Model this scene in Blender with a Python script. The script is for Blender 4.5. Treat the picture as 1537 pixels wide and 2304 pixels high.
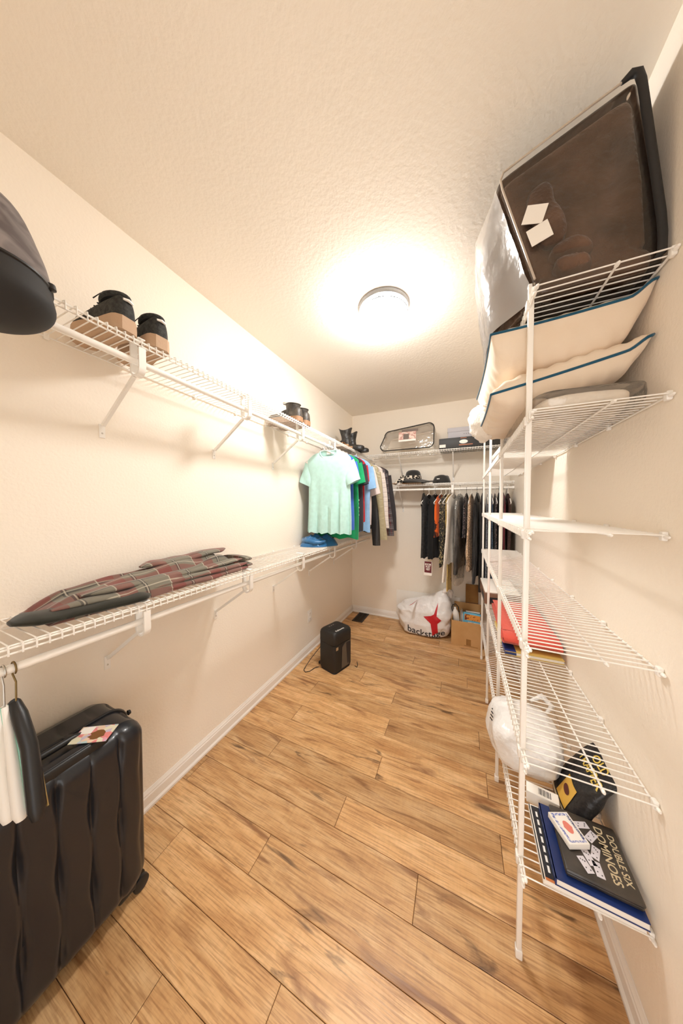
import bpy, bmesh, math, random
from mathutils import Vector, Matrix, noise
from mathutils.bvhtree import BVHTree
PI = math.pi
for o in list(bpy.data.objects): bpy.data.objects.remove(o, do_unlink=True)
scn = bpy.context.scene
col = scn.collection
W, D, H = 1.889, 3.465, 2.74            # closet: width, depth from the camera, ceiling height
YF = -0.42                              # wall behind the camera

# ------------------------------------------------------------------ camera
F_PX, YAW, PITCH, ROLL = 597.0, 0.4263, 0.0265, 0.0006
cd = bpy.data.cameras.new('camera'); cam = bpy.data.objects.new('camera', cd); col.objects.link(cam)
cd.sensor_fit = 'VERTICAL'; cd.sensor_height = 36.0; cd.lens = 36.0*F_PX/2304.0
cd.clip_start = 0.02; cd.clip_end = 50
fw = Vector((-math.sin(YAW)*math.cos(PITCH), math.cos(YAW)*math.cos(PITCH), -math.sin(PITCH)))
rt = Vector((math.cos(YAW), math.sin(YAW), 0)); up = rt.cross(fw)
r2 = rt*math.cos(ROLL)+up*math.sin(ROLL); u2 = -rt*math.sin(ROLL)+up*math.cos(ROLL)
M = Matrix((r2, u2, -fw)).transposed().to_4x4(); M.translation = Vector((1.4082, 0.0, 1.5041))
cam.matrix_world = M
scn.camera = cam

# ------------------------------------------------------------------ world, light level, exposure
wd = bpy.data.worlds.new('world'); scn.world = wd; wd.use_nodes = True
WORLD_RGB, WORLD_STR = (1.0, 0.98, 0.96, 1), 1.3      # light of the bedroom outside the doorway
wd.node_tree.nodes['Background'].inputs[0].default_value = WORLD_RGB
wd.node_tree.nodes['Background'].inputs[1].default_value = WORLD_STR
LAMP_STR = 64.0                                        # the ceiling lamp's glass
scn.view_settings.view_transform = 'Standard'; scn.view_settings.look = 'None'
scn.view_settings.exposure = 1.12; scn.view_settings.gamma = 1.0
scn.view_settings.use_curve_mapping = False
scn.cycles.max_bounces = 10; scn.cycles.diffuse_bounces = 9; scn.cycles.transparent_max_bounces = 16   # let the light-coloured walls fill the room

# ------------------------------------------------------------------ helpers
class MB:
    """collects vertices and faces; build() links them as one mesh object"""
    def __init__(s): s.v=[]; s.f=[]; s.uv=[]; s.mi=[]
    def add(s, vs, fs, uvs=None, mi=0):
        b=len(s.v); s.v+= [tuple(p) for p in vs]
        for k,f in enumerate(fs):
            s.f.append(tuple(i+b for i in f)); s.mi.append(mi)
            s.uv.append([uvs[i] for i in f] if uvs else [(0,0)]*len(f))
        return s
    def box(s, x0,y0,z0,x1,y1,z1, mi=0):
        v=[(x0,y0,z0),(x1,y0,z0),(x1,y1,z0),(x0,y1,z0),(x0,y0,z1),(x1,y0,z1),(x1,y1,z1),(x0,y1,z1)]
        f=[(0,3,2,1),(4,5,6,7),(0,1,5,4),(1,2,6,5),(2,3,7,6),(3,0,4,7)]
        u=[(0,0),(1,0),(1,1),(0,1)]
        b=len(s.v); s.v+=v
        for q in f: s.f.append(tuple(i+b for i in q)); s.uv.append(u); s.mi.append(mi)
        return s
    def cbox(s,c,size,mi=0):
        return s.box(c[0]-size[0]/2,c[1]-size[1]/2,c[2]-size[2]/2,c[0]+size[0]/2,c[1]+size[1]/2,c[2]+size[2]/2,mi)
    def rbox(s, x0,y0,z0,x1,y1,z1, r, mi=0, seg=3):
        """box with every edge rounded"""
        bm=bmesh.new(); bmesh.ops.create_cube(bm,size=1)
        for v in bm.verts: v.co=Vector(((x0+x1)/2+v.co.x*(x1-x0),(y0+y1)/2+v.co.y*(y1-y0),(z0+z1)/2+v.co.z*(z1-z0)))
        bmesh.ops.bevel(bm,geom=list(bm.edges),offset=r,segments=seg,affect='EDGES',profile=.5)
        bm.verts.index_update()
        s.add([v.co[:] for v in bm.verts],[[v.index for v in f.verts] for f in bm.faces],None,mi); bm.free(); return s
    def tube(s, pts, r, n=6, closed=False, mi=0, cap=True):
        pts=[Vector(p) for p in pts]; m=len(pts)
        rad=r if isinstance(r,(list,tuple)) else [r]*m
        prev=None; rings=[]
        for i,p in enumerate(pts):
            a=pts[i-1] if (i>0 or closed) else p; b=pts[(i+1)%m] if (i<m-1 or closed) else p
            t=(b-a); t=t.normalized() if t.length>1e-9 else Vector((0,0,1))
            if prev is None:
                h=Vector((0,0,1)) if abs(t.z)<.9 else Vector((1,0,0)); nrm=(h-t*h.dot(t)).normalized()
            else:
                nrm=prev-t*prev.dot(t); nrm=nrm.normalized() if nrm.length>1e-6 else t.orthogonal().normalized()
            prev=nrm; bn=t.cross(nrm)
            rings.append([p+(nrm*math.cos(2*PI*k/n)+bn*math.sin(2*PI*k/n))*rad[i] for k in range(n)])
        return s.loft(rings, closed_path=closed, cap=cap and not closed, mi=mi)
    def loft(s, rings, closed_path=False, cap=True, mi=0, wrap=True):
        n=len(rings[0]); m=len(rings); vs=[p for r in rings for p in r]; fs=[]; b=len(s.v)
        s.v+=[tuple(p) for p in vs]
        for i in range(m if closed_path else m-1):
            j=(i+1)%m
            for k in range(n if wrap else n-1):
                l=(k+1)%n
                s.f.append((b+i*n+k,b+i*n+l,b+j*n+l,b+j*n+k)); s.mi.append(mi)
                u0,u1=k/n,(k+1)/n; v0,v1=i/max(1,m-1),(i+1)/max(1,m-1)
                s.uv.append([(u0,v0),(u1,v0),(u1,v1),(u0,v1)])
        if cap and wrap and not closed_path:
            s.f.append(tuple(b+k for k in reversed(range(n)))); s.uv.append([(.5,0)]*n); s.mi.append(mi)
            s.f.append(tuple(b+(m-1)*n+k for k in range(n))); s.uv.append([(.5,1)]*n); s.mi.append(mi)
        return s
    def lathe(s, prof, n=32, c=(0,0,0), mi=0, cap=False):
        rings=[[(c[0]+r*math.cos(2*PI*k/n),c[1]+r*math.sin(2*PI*k/n),c[2]+z) for k in range(n)] for r,z in prof]
        return s.loft(rings,cap=cap,mi=mi)
    def grid(s, nu, nv, fn, mi=0, flip=False, wrapu=False):
        """fn(u,v) -> point, u,v in 0..1"""
        b=len(s.v); cu=nu if wrapu else nu+1
        for j in range(nv+1):
            for i in range(cu): s.v.append(tuple(fn(i/nu,j/nv)))
        for j in range(nv):
            for i in range(nu):
                i2=(i+1)%cu
                q=(b+j*cu+i,b+j*cu+i2,b+(j+1)*cu+i2,b+(j+1)*cu+i)
                u=[(i/nu,j/nv),((i+1)/nu,j/nv),((i+1)/nu,(j+1)/nv),(i/nu,(j+1)/nv)]
                if flip: q=q[::-1]; u=u[::-1]
                s.f.append(q); s.uv.append(u); s.mi.append(mi)
        return s
    def prism(s, outline, z0, z1, mi=0):
        n=len(outline)
        return s.loft([[(x,y,z0) for x,y in outline],[(x,y,z1) for x,y in outline]],mi=mi)
    def xform(s, mat):
        s.v=[tuple(mat@Vector(p)) for p in s.v]; return s
    def mesh(s, name, smooth=35):
        me=bpy.data.meshes.new(name); me.from_pydata(s.v,[],s.f); 
        uvl=me.uv_layers.new(name='UVMap')
        k=0
        flat=[c for f in s.uv for c in f]
        buf=[x for c in flat for x in c]
        uvl.data.foreach_set('uv',buf)
        me.polygons.foreach_set('material_index',s.mi)
        me.validate(); me.update()
        bm=bmesh.new(); bm.from_mesh(me); bmesh.ops.recalc_face_normals(bm,faces=bm.faces[:]); bm.to_mesh(me); bm.free()
        if smooth:
            me.shade_smooth(); me.set_sharp_from_angle(angle=math.radians(smooth))
        return me
    def build(s, name, mats, parent=None, smooth=35, label=None):
        me=s.mesh(name,smooth)
        for m in (mats if isinstance(mats,(list,tuple)) else [mats]): me.materials.append(m)
        return link(name,me,parent,label)
def link(name, me, parent=None, label=None):
    o=bpy.data.objects.new(name,me); col.objects.link(o)
    if parent is not None: o.parent=parent
    if label: o['label']=label
    return o
def tag(o,label,cat,group=None):
    o['label']=label; o['category']=cat
    if group: o['group']=group
    return o
def thing(name,label,cat,loc=(0,0,0),rotz=0,group=None,rot=None):
    o=bpy.data.objects.new(name,None); o.empty_display_size=.05; col.objects.link(o)
    o.location=loc; o.rotation_euler=rot if rot else (0,0,rotz)
    return tag(o,label,cat,group)
def struct(o): o['kind']='structure'; return o
def copy_tree(o,parent=None):
    c=o.copy(); col.objects.link(c)
    if parent is not None: c.parent=parent
    for ch in o.children: copy_tree(ch,c)
    return c
def nz(p,sc=1.0,seed=0.0): return noise.noise(Vector((p[0]*sc+seed,p[1]*sc-seed*.7,p[2]*sc+seed*1.3)))
def lerp(a,b,t): return a+(b-a)*t
def interp(tab,t):
    for (a,va),(b,vb) in zip(tab,tab[1:]):
        if t<=b: return va+(vb-va)*(t-a)/max(1e-9,b-a)
    return tab[-1][1]
def smoothstep(a,b,x):
    t=max(0,min(1,(x-a)/(b-a))); return t*t*(3-2*t)
def text_geo(txt,size=1.0,bold=0.0,spacing=1.0):
    cu=bpy.data.curves.new('t','FONT'); cu.body=txt; cu.size=size; cu.offset=bold; cu.align_x='CENTER'; cu.align_y='CENTER'
    cu.resolution_u=3; cu.space_character=spacing
    ob=bpy.data.objects.new('t',cu); col.objects.link(ob); bpy.context.view_layer.update()
    me=bpy.data.meshes.new_from_object(ob.evaluated_get(bpy.context.evaluated_depsgraph_get()))
    vs=[v.co.copy() for v in me.vertices]; fs=[tuple(p.vertices) for p in me.polygons]
    bpy.data.objects.remove(ob); bpy.data.curves.remove(cu); bpy.data.meshes.remove(me)
    return vs,fs
def text_part(name,txt,size,mat,mtx,parent,bold=0.0,label=None,spacing=1.0,sx=1.0):
    """lettering printed on a surface: mtx maps text plane (x right, y up, z out) into the parent's frame"""
    vs,fs=text_geo(txt,size,bold,spacing)
    m=MB().add([mtx@Vector((v.x*sx,v.y,0)) for v in vs],fs)
    return m.build(name,mat,parent,smooth=0,label=label)
def frame(o,x,y):
    """matrix with origin o, x axis x, y axis y"""
    x=Vector(x).normalized(); y=Vector(y); y=(y-x*y.dot(x)).normalized(); z=x.cross(y)
    m=Matrix((x,y,z)).transposed().to_4x4(); m.translation=Vector(o); return m

# ------------------------------------------------------------------ materials
def mat(name, rgb=(.8,.8,.8), rough=.6, metal=0.0, spec=.5, sheen=0.0, coat=0.0, trans=0.0, emit=None, es=0.0):
    m=bpy.data.materials.new(name); m.use_nodes=True; b=m.node_tree.nodes['Principled BSDF']
    b.inputs['Base Color'].default_value=(*rgb,1); b.inputs['Roughness'].default_value=rough; b.inputs['Metallic'].default_value=metal
    b.inputs['Specular IOR Level'].default_value=spec; b.inputs['Sheen Weight'].default_value=sheen; b.inputs['Coat Weight'].default_value=coat
    b.inputs['Transmission Weight'].default_value=trans
    if emit: b.inputs['Emission Color'].default_value=(*emit,1); b.inputs['Emission Strength'].default_value=es
    return m
def N(m,t,**kw):
    n=m.node_tree.nodes.new(t)
    for k,v in kw.items():
        if hasattr(n,k) and k not in ('Scale',): setattr(n,k,v)
    return n
def L(m,a,b): m.node_tree.links.new(a,b)
def bsdf(m): return m.node_tree.nodes['Principled BSDF']
def bump(m, scale=200, strength=.3, dist=.002, detail=3, coord='Object', kind='noise', stretch=None):
    tc=N(m,'ShaderNodeTexCoord'); src=tc.outputs[coord]
    if stretch:
        mp=N(m,'ShaderNodeMapping'); mp.inputs['Scale'].default_value=stretch; L(m,src,mp.inputs[0]); src=mp.outputs[0]
    t=N(m,'ShaderNodeTexVoronoi' if kind=='voronoi' else 'ShaderNodeTexNoise'); t.inputs['Scale'].default_value=scale
    if kind!='voronoi': t.inputs['Detail'].default_value=detail
    L(m,src,t.inputs['Vector']); bp=N(m,'ShaderNodeBump'); bp.inputs['Strength'].default_value=strength; bp.inputs['Distance'].default_value=dist
    L(m,t.outputs[0],bp.inputs['Height']); L(m,bp.outputs[0],bsdf(m).inputs['Normal']); return m
def mottle(m, c1, c2, scale=5, lo=.35, hi=.65, detail=4, coord='Object', stretch=None):
    tc=N(m,'ShaderNodeTexCoord'); src=tc.outputs[coord]
    if stretch:
        mp=N(m,'ShaderNodeMapping'); mp.inputs['Scale'].default_value=stretch; L(m,src,mp.inputs[0]); src=mp.outputs[0]
    t=N(m,'ShaderNodeTexNoise'); t.inputs['Scale'].default_value=scale; t.inputs['Detail'].default_value=detail; L(m,src,t.inputs['Vector'])
    r=N(m,'ShaderNodeValToRGB'); e=r.color_ramp.elements; e[0].position=lo; e[0].color=(*c1,1); e[1].position=hi; e[1].color=(*c2,1)
    L(m,t.outputs['Fac'],r.inputs[0]); L(m,r.outputs[0],bsdf(m).inputs['Base Color']); return m
def fabric(name,rgb,rough=.9,sheen=.25,bs=500,bstr=.25,var=.05):
    m=mat(name,rgb,rough,sheen=sheen,spec=.2)
    c2=tuple(min(1,c*(1+var)) for c in rgb); c1=tuple(c*(1-var) for c in rgb)
    mottle(m,c1,c2,scale=30); bump(m,bs,bstr,.0015); return m
def plastic_film(name, tint=(1,.98,.95), op=.09, gl=.25, rough=.12, bs=22, bstr=.5):
    """clear vinyl: see-through film with a milky share and sharp reflections"""
    m=bpy.data.materials.new(name); m.use_nodes=True; nt=m.node_tree
    for n in list(nt.nodes): nt.nodes.remove(n)
    out=N(m,'ShaderNodeOutputMaterial'); tr=N(m,'ShaderNodeBsdfTransparent'); tr.inputs[0].default_value=(*tint,1)
    df=N(m,'ShaderNodeBsdfTranslucent'); df.inputs[0].default_value=(*tint,1); d2=N(m,'ShaderNodeBsdfDiffuse'); d2.inputs[0].default_value=(*tint,1)
    ml=N(m,'ShaderNodeMixShader'); ml.inputs[0].default_value=.5; L(m,df.outputs[0],ml.inputs[1]); L(m,d2.outputs[0],ml.inputs[2])
    m1=N(m,'ShaderNodeMixShader'); m1.inputs[0].default_value=op; L(m,tr.outputs[0],m1.inputs[1]); L(m,ml.outputs[0],m1.inputs[2])
    g=N(m,'ShaderNodeBsdfGlossy'); g.inputs['Roughness'].default_value=rough
    lw=N(m,'ShaderNodeFresnel'); lw.inputs[0].default_value=1.45
    mu=N(m,'ShaderNodeMath'); mu.operation='ADD'; mu.inputs[1].default_value=gl*.2; mu.use_clamp=True; L(m,lw.outputs[0],mu.inputs[0])
    m2=N(m,'ShaderNodeMixShader'); L(m,mu.outputs[0],m2.inputs[0]); L(m,m1.outputs[0],m2.inputs[1]); L(m,g.outputs[0],m2.inputs[2])
    L(m,m2.outputs[0],out.inputs[0])
    tc=N(m,'ShaderNodeTexCoord'); t=N(m,'ShaderNodeTexNoise'); t.inputs['Scale'].default_value=bs; t.inputs['Detail'].default_value=3; L(m,tc.outputs['Object'],t.inputs['Vector'])
    bp=N(m,'ShaderNodeBump'); bp.inputs['Strength'].default_value=bstr; bp.inputs['Distance'].default_value=.01; L(m,t.outputs[0],bp.inputs['Height'])
    L(m,bp.outputs[0],g.inputs['Normal']); L(m,bp.outputs[0],lw.inputs['Normal'])
    return m
def plaid(name, base, bands, coord='UV', sc=(1,1), rough=.9):
    """woven plaid: bands = list of (axis, period, width, offset, rgb, opacity)"""
    m=mat(name,base,rough,sheen=.25,spec=.2); tc=N(m,'ShaderNodeTexCoord'); sp=N(m,'ShaderNodeSeparateXYZ'); L(m,tc.outputs[coord],sp.inputs[0])
    prev=None
    for ax,per,wid,off,rgb,op in bands:
        a=N(m,'ShaderNodeMath'); a.operation='MULTIPLY_ADD'; a.inputs[1].default_value=sc[ax]/per; a.inputs[2].default_value=off+50; L(m,sp.outputs[ax],a.inputs[0])
        fr=N(m,'ShaderNodeMath'); fr.operation='FRACT'; L(m,a.outputs[0],fr.inputs[0])
        lt=N(m,'ShaderNodeMath'); lt.operation='LESS_THAN'; lt.inputs[1].default_value=wid; L(m,fr.outputs[0],lt.inputs[0])
        mu=N(m,'ShaderNodeMath'); mu.operation='MULTIPLY'; mu.inputs[1].default_value=op; L(m,lt.outputs[0],mu.inputs[0])
        mx=N(m,'ShaderNodeMix'); mx.data_type='RGBA'; L(m,mu.outputs[0],mx.inputs[0])
        if prev is None: mx.inputs[6].default_value=(*base,1)
        else: L(m,prev,mx.inputs[6])
        mx.inputs[7].default_value=(*rgb,1); prev=mx.outputs[2]
    L(m,prev,bsdf(m).inputs['Base Color']); bump(m,400,.3,.0015); return m
def spots(name, base, ring, scale=60, lo=.25, hi=.35, c3=None, rough=.85, stretch=(1,1,1), coord='Object'):
    m=mat(name,base,rough,sheen=.2,spec=.2); tc=N(m,'ShaderNodeTexCoord'); mp=N(m,'ShaderNodeMapping'); mp.inputs['Scale'].default_value=stretch
    L(m,tc.outputs[coord],mp.inputs[0]); v=N(m,'ShaderNodeTexVoronoi'); v.inputs['Scale'].default_value=scale; L(m,mp.outputs[0],v.inputs['Vector'])
    r=N(m,'ShaderNodeValToRGB'); r.color_ramp.interpolation='CONSTANT'; e=r.color_ramp.elements
    e[0].position=0; e[0].color=(*(c3 or ring),1); e[1].position=lo; e[1].color=(*ring,1); k=e.new(hi); k.color=(*base,1)
    L(m,v.outputs['Distance'],r.inputs[0]); L(m,r.outputs[0],bsdf(m).inputs['Base Color']); return m
M_={}
def lib():
    g=M_
    w=mat('wall_paint',(.90,.832,.735),.85,spec=.2); bump(w,95,.35,.004,4); g['wall']=w
    c=mat('ceiling_paint',(.90,.842,.755),.9,spec=.1); bump(c,60,.32,.005,5); g['ceil']=c
    g['trim']=mat('trim_white',(.86,.83,.79),.35)
    g['wire']=mat('white_vinyl_wire',(.88,.86,.82),.3,spec=.5,coat=.2)
    g['rod']=mat('white_steel_rod',(.9,.88,.84),.25,coat=.3)
    g['plas']=mat('white_plastic',(.88,.86,.82),.35)
    g['black']=mat('black_plastic',(.012,.012,.013),.42)
    g['black2']=mat('black_rough',(.018,.017,.017),.75)
    g['steel']=mat('steel',(.6,.58,.54),.3,metal=1)
    g['gold']=mat('brass_wire',(.62,.45,.18),.35,metal=.8)
    g['paper']=mat('white_paper',(.86,.83,.78),.8)
    g['card']=bump(mottle(mat('cardboard',(.56,.33,.14),.9,spec=.15),(.52,.30,.12),(.61,.37,.17),6,.3,.7),300,.2,.001)
    g['card2']=mottle(mat('cardboard_dark',(.3,.15,.05),.9,spec=.15),(.27,.13,.045),(.34,.18,.06),8,.3,.7)
    g['red']=mat('red_print',(.55,.01,.02),.45)
    g['ink']=mat('black_print',(.015,.015,.02),.5)
    g['navy']=mat('navy_cover',(.012,.035,.17),.35)
    g['white_ink']=mat('white_print',(.9,.88,.84),.5)
    g['yellow_ink']=mat('yellow_print',(.78,.58,.12),.5)
    g['film']=plastic_film('clear_vinyl')
    g['film_thin']=plastic_film('thin_clear_plastic',op=.16,gl=.6,rough=.05,bs=34,bstr=1.0)
lib()
# ------------------------------------------------------------------ room shell
def wood_mat():
    m=mat('laminate_oak',(.6,.35,.15),.36,spec=.45)
    tc=N(m,'ShaderNodeTexCoord'); oi=N(m,'ShaderNodeObjectInfo')
    off=N(m,'ShaderNodeVectorMath'); off.operation='SCALE'; L(m,oi.outputs['Random'],off.inputs['Scale']); off.inputs[0].default_value=(37,11,5)
    ad=N(m,'ShaderNodeVectorMath'); ad.operation='ADD'; L(m,tc.outputs['Object'],ad.inputs[0]); L(m,off.outputs[0],ad.inputs[1])
    def noise_(scale,stretch,detail=5,dist=0.0):
        mp=N(m,'ShaderNodeMapping'); mp.inputs['Scale'].default_value=stretch; L(m,ad.outputs[0],mp.inputs[0])
        t=N(m,'ShaderNodeTexNoise'); t.inputs['Scale'].default_value=scale; t.inputs['Detail'].default_value=detail; t.inputs['Distortion'].default_value=dist
        L(m,mp.outputs[0],t.inputs['Vector']); return t.outputs['Fac']
    def ramp(src,stops):
        r=N(m,'ShaderNodeValToRGB'); e=r.color_ramp.elements
        e[0].position,e[0].color=stops[0][0],(*stops[0][1],1); e[1].position,e[1].color=stops[-1][0],(*stops[-1][1],1)
        for p,c in stops[1:-1]: k=e.new(p); k.color=(*c,1)
        L(m,src,r.inputs[0]); return r.outputs[0]
    def mix(fac,a,b,bt='MIX'):
        x=N(m,'ShaderNodeMix'); x.data_type='RGBA'; x.blend_type=bt
        if isinstance(fac,float): x.inputs[0].default_value=fac
        else: L(m,fac,x.inputs[0])
        L(m,a,x.inputs[6])
        if isinstance(b,tuple): x.inputs[7].default_value=(*b,1)
        else: L(m,b,x.inputs[7])
        return x.outputs[2]
    broad=ramp(noise_(3.0,(1.3,6,1),4,.6),[(.28,(.52,.28,.115)),(.5,(.66,.40,.185)),(.72,(.77,.52,.28))])
    grain=ramp(noise_(9.0,(1.0,22,1),6,.4),[(.34,(.60,.52,.45)),(.54,(1,1,1))])
    c=mix(.85,broad,grain,'MULTIPLY')
    rip=ramp(noise_(14.0,(6,1.2,1),2,.2),[(.3,(.88,.86,.84)),(.6,(1.03,1.02,1.0))])
    c=mix(.5,c,rip,'MULTIPLY')
    streak=ramp(noise_(2.1,(1.3,8,1),6,1.0),[(.56,(0,0,0)),(.70,(.85,.85,.85))])
    c=mix(streak,c,(.23,.095,.035))
    knot=ramp(noise_(3.6,(1.0,4.2,1),5,.8),[(.635,(0,0,0)),(.72,(.85,.85,.85))])
    c=mix(knot,c,(.10,.05,.025))
    tone=N(m,'ShaderNodeMapRange'); tone.inputs[3].default_value=.84; tone.inputs[4].default_value=1.12; L(m,oi.outputs['Random'],tone.inputs[0])
    v=N(m,'ShaderNodeVectorMath'); v.operation='SCALE'; L(m,c,v.inputs[0]); L(m,tone.outputs[0],v.inputs['Scale'])
    L(m,v.outputs[0],bsdf(m).inputs['Base Color'])
    bp=N(m,'ShaderNodeBump'); bp.inputs['Strength'].default_value=.18; bp.inputs['Distance'].default_value=.002
    L(m,noise_(9.0,(1.0,16,1),4,.4),bp.inputs['Height']); L(m,bp.outputs[0],bsdf(m).inputs['Normal'])
    return m
M_['wood']=wood_mat(); M_['gap']=mat('plank_joint',(.12,.06,.03),.8)
T=.12
floor=struct(MB().box(-T,YF-T,-.10,W+T,D+T,-.004).build('floor',M_['gap'],smooth=0))
floor['label']='honey coloured laminate plank floor with dark knots'
PITCH_=.1445; Y0=1.08
joints={1515:.333,1216:.368,1660:.964,1371:.99,1080:.882,791:.631,935:1.263,647:.242,502:.907,2091:.63,1802:.31,1947:.94,2236:1.267,2380:.25,2525:1.0,2669:1.397,2814:.635,2958:1.2,3103:.61,3247:1.35,3392:.4,358:.55,213:1.2,69:.3,-75:.9,-220:.5}
def jx(y):
    k=min(joints,key=lambda a:abs(a/1000-y)); return joints[k] if abs(k/1000-y)<.05 else .7
k=math.floor((YF-Y0)/PITCH_)
while Y0+k*PITCH_<D:
    y0=max(YF,Y0+k*PITCH_); y1=min(D,Y0+(k+1)*PITCH_); x=jx(Y0+k*PITCH_)
    cuts=[0.0]
    xs=[x-1.215,x,x+1.215]
    cuts+= [q for q in xs if .02<q<W-.02]+[W]
    for a,b in zip(cuts,cuts[1:]):
        g=.0009
        m=MB(); xa,xb,ya,yb=a+g,b-g,y0+g,y1-g; c=.0016; z0,z1=-.004,0.0
        m.loft([[(xa,ya,z0),(xb,ya,z0),(xb,yb,z0),(xa,yb,z0)],[(xa,ya,z1-c),(xb,ya,z1-c),(xb,yb,z1-c),(xa,yb,z1-c)],[(xa+c,ya+c,z1),(xb-c,ya+c,z1),(xb-c,yb-c,z1),(xa+c,yb-c,z1)]])
        m.build('plank',M_['wood'],floor,smooth=0)
    k+=1
ceiling=struct(MB().box(-T,YF-T,H,W+T,D+T,H+.1).build('ceiling',M_['ceil'],smooth=0)); ceiling['label']='cream textured ceiling'
for nm,bx in (('wall_left',(-T,YF-T,-.1,0,D+T,H)),('wall_right',(W,YF-T,-.1,W+T,D+T,H)),('wall_back',(0,D,-.1,W,D+T,H))):
    o=struct(MB().box(*bx).build(nm,M_['wall'],smooth=0)); o['label']='cream painted wall with orange peel texture'
# wall behind the camera with the open doorway the photograph is taken from
DX0,DX1,DZ=.98,1.80,2.03
m=MB().box(0,YF-T,-.1,DX0,YF,H).box(DX1,YF-T,-.1,W,YF,H).box(DX0,YF-T,DZ,DX1,YF,H)
struct(m.build('wall_front',M_['wall'],smooth=0))
m=MB().box(DX0-.06,YF,0,DX0,YF+.018,DZ+.06).box(DX1,YF,0,DX1+.06,YF+.018,DZ+.06).box(DX0,YF,DZ,DX1,YF+.018,DZ+.06)
struct(m.build('trim_1',M_['trim'],smooth=0))
def baseboard(nm,a,b,n):
    """profile extruded from a to b; n is the direction into the room"""
    a,b,n=Vector(a),Vector(b),Vector(n)
    pr=[(0,0),(.020,0),(.020,.012),(.013,.022),(.013,.062),(.010,.068),(.010,.074),(.005,.083),(.003,.090),(0,.090)]
    rings=[[p+n*d+Vector((0,0,z)) for d,z in pr] for p in (a,b)]
    o=struct(MB().loft(rings).build(nm,M_['trim'],smooth=20)); o['label']='white moulded baseboard'; return o
e=.0005
baseboard('baseboard_left',(e,YF,e),(e,D,e),(1,0,0)); baseboard('baseboard_back',(.02,D-e,e),(W-.02,D-e,e),(0,-1,0)); baseboard('baseboard_right',(W-e,YF,e),(W-e,D,e),(-1,0,0))

# ------------------------------------------------------------------ ceiling light
M_['lampglass']=mat('lit_glass',(1,.97,.92),.3,emit=(1.0,.985,.96),es=LAMP_STR)
cl=thing('ceiling_light','round flush ceiling lamp, lit, with white base ring','ceiling light',(.948,1.645,H))
MB().lathe([(.0,0),(.154,0),(.156,-.010),(.150,-.024),(.143,-.026),(.0,-.026)],48).build('base_ring',mat('satin_nickel',(.16,.15,.145),.5),cl)
MB().lathe([(.138,-.026),(.141,-.040),(.137,-.062),(.120,-.080),(.090,-.091),(.05,-.097),(.0,-.099)],48).build('glass_dome',M_['lampglass'],cl,label='glowing frosted glass dome')
MB().tube([(.1455*math.cos(a*PI/32),.1455*math.sin(a*PI/32),-.046) for a in range(64)],.0028,6,closed=True).build('trim_band',mat('dark_nickel',(.012,.011,.010),.7),cl)
for a in (.6,2.7,4.8):
    MB().cbox((.148*math.cos(a),.148*math.sin(a),-.033),(.008,.008,.02)).build('clip',M_['steel'],cl)

# ------------------------------------------------------------------ outlet, floor vent, access panel
ot=thing('wall_outlet','white duplex outlet on the left wall above the shredder','outlet',(.0005,2.31,.372))
MB().rbox(0,-.038,-.06,.006,.038,.06,.003).build('plate',M_['plas'],ot)
for s in (-1,1):
    p=MB().rbox(.004,-.017,s*.026-.014,.008,.017,s*.026+.014,.002).build('socket',M_['plas'],ot)
    MB().box(.0081,-.008,s*.026-.004,.0086,-.006,s*.026+.006).box(.0081,.005,s*.026-.004,.0086,.007,s*.026+.005).box(.0081,-.002,s*.026-.011,.0086,.002,s*.026-.007).build('slot',M_['black'],p)
MB().lathe([(0,.0075),(.0025,.0072),(.003,.006)],10).xform(Matrix.Rotation(PI/2,4,'Y')).build('screw',M_['steel'],ot)
fv=thing('floor_vent','dark brown metal floor register in the corner','vent',(.192,3.302,.0005))
vm=mat('bronze_vent',(.025,.017,.012),.45,metal=.3)
MB().box(-.07,-.145,0,-.052,.145,.006).box(.052,-.145,0,.07,.145,.006).box(-.052,-.145,0,.052,-.127,.006).box(-.052,.127,0,.052,.145,.006).build('frame',vm,fv,smooth=0)
for i in range(17):
    y=-.119+i*.0149
    MB().box(-.052,y-.0025,.001,.052,y+.0025,.005).build('slat',vm,fv,smooth=0)
MB().box(-.004,-.127,.0005,.004,.127,.0045).build('bar',vm,fv,smooth=0)
pn=tag(MB().rbox(.64,D-.026,.092,1.40,D-.0215,.40,.002).build('white_board',M_['paper'],smooth=20),'flat white board leaning against back wall behind shopping bag','board')

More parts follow.
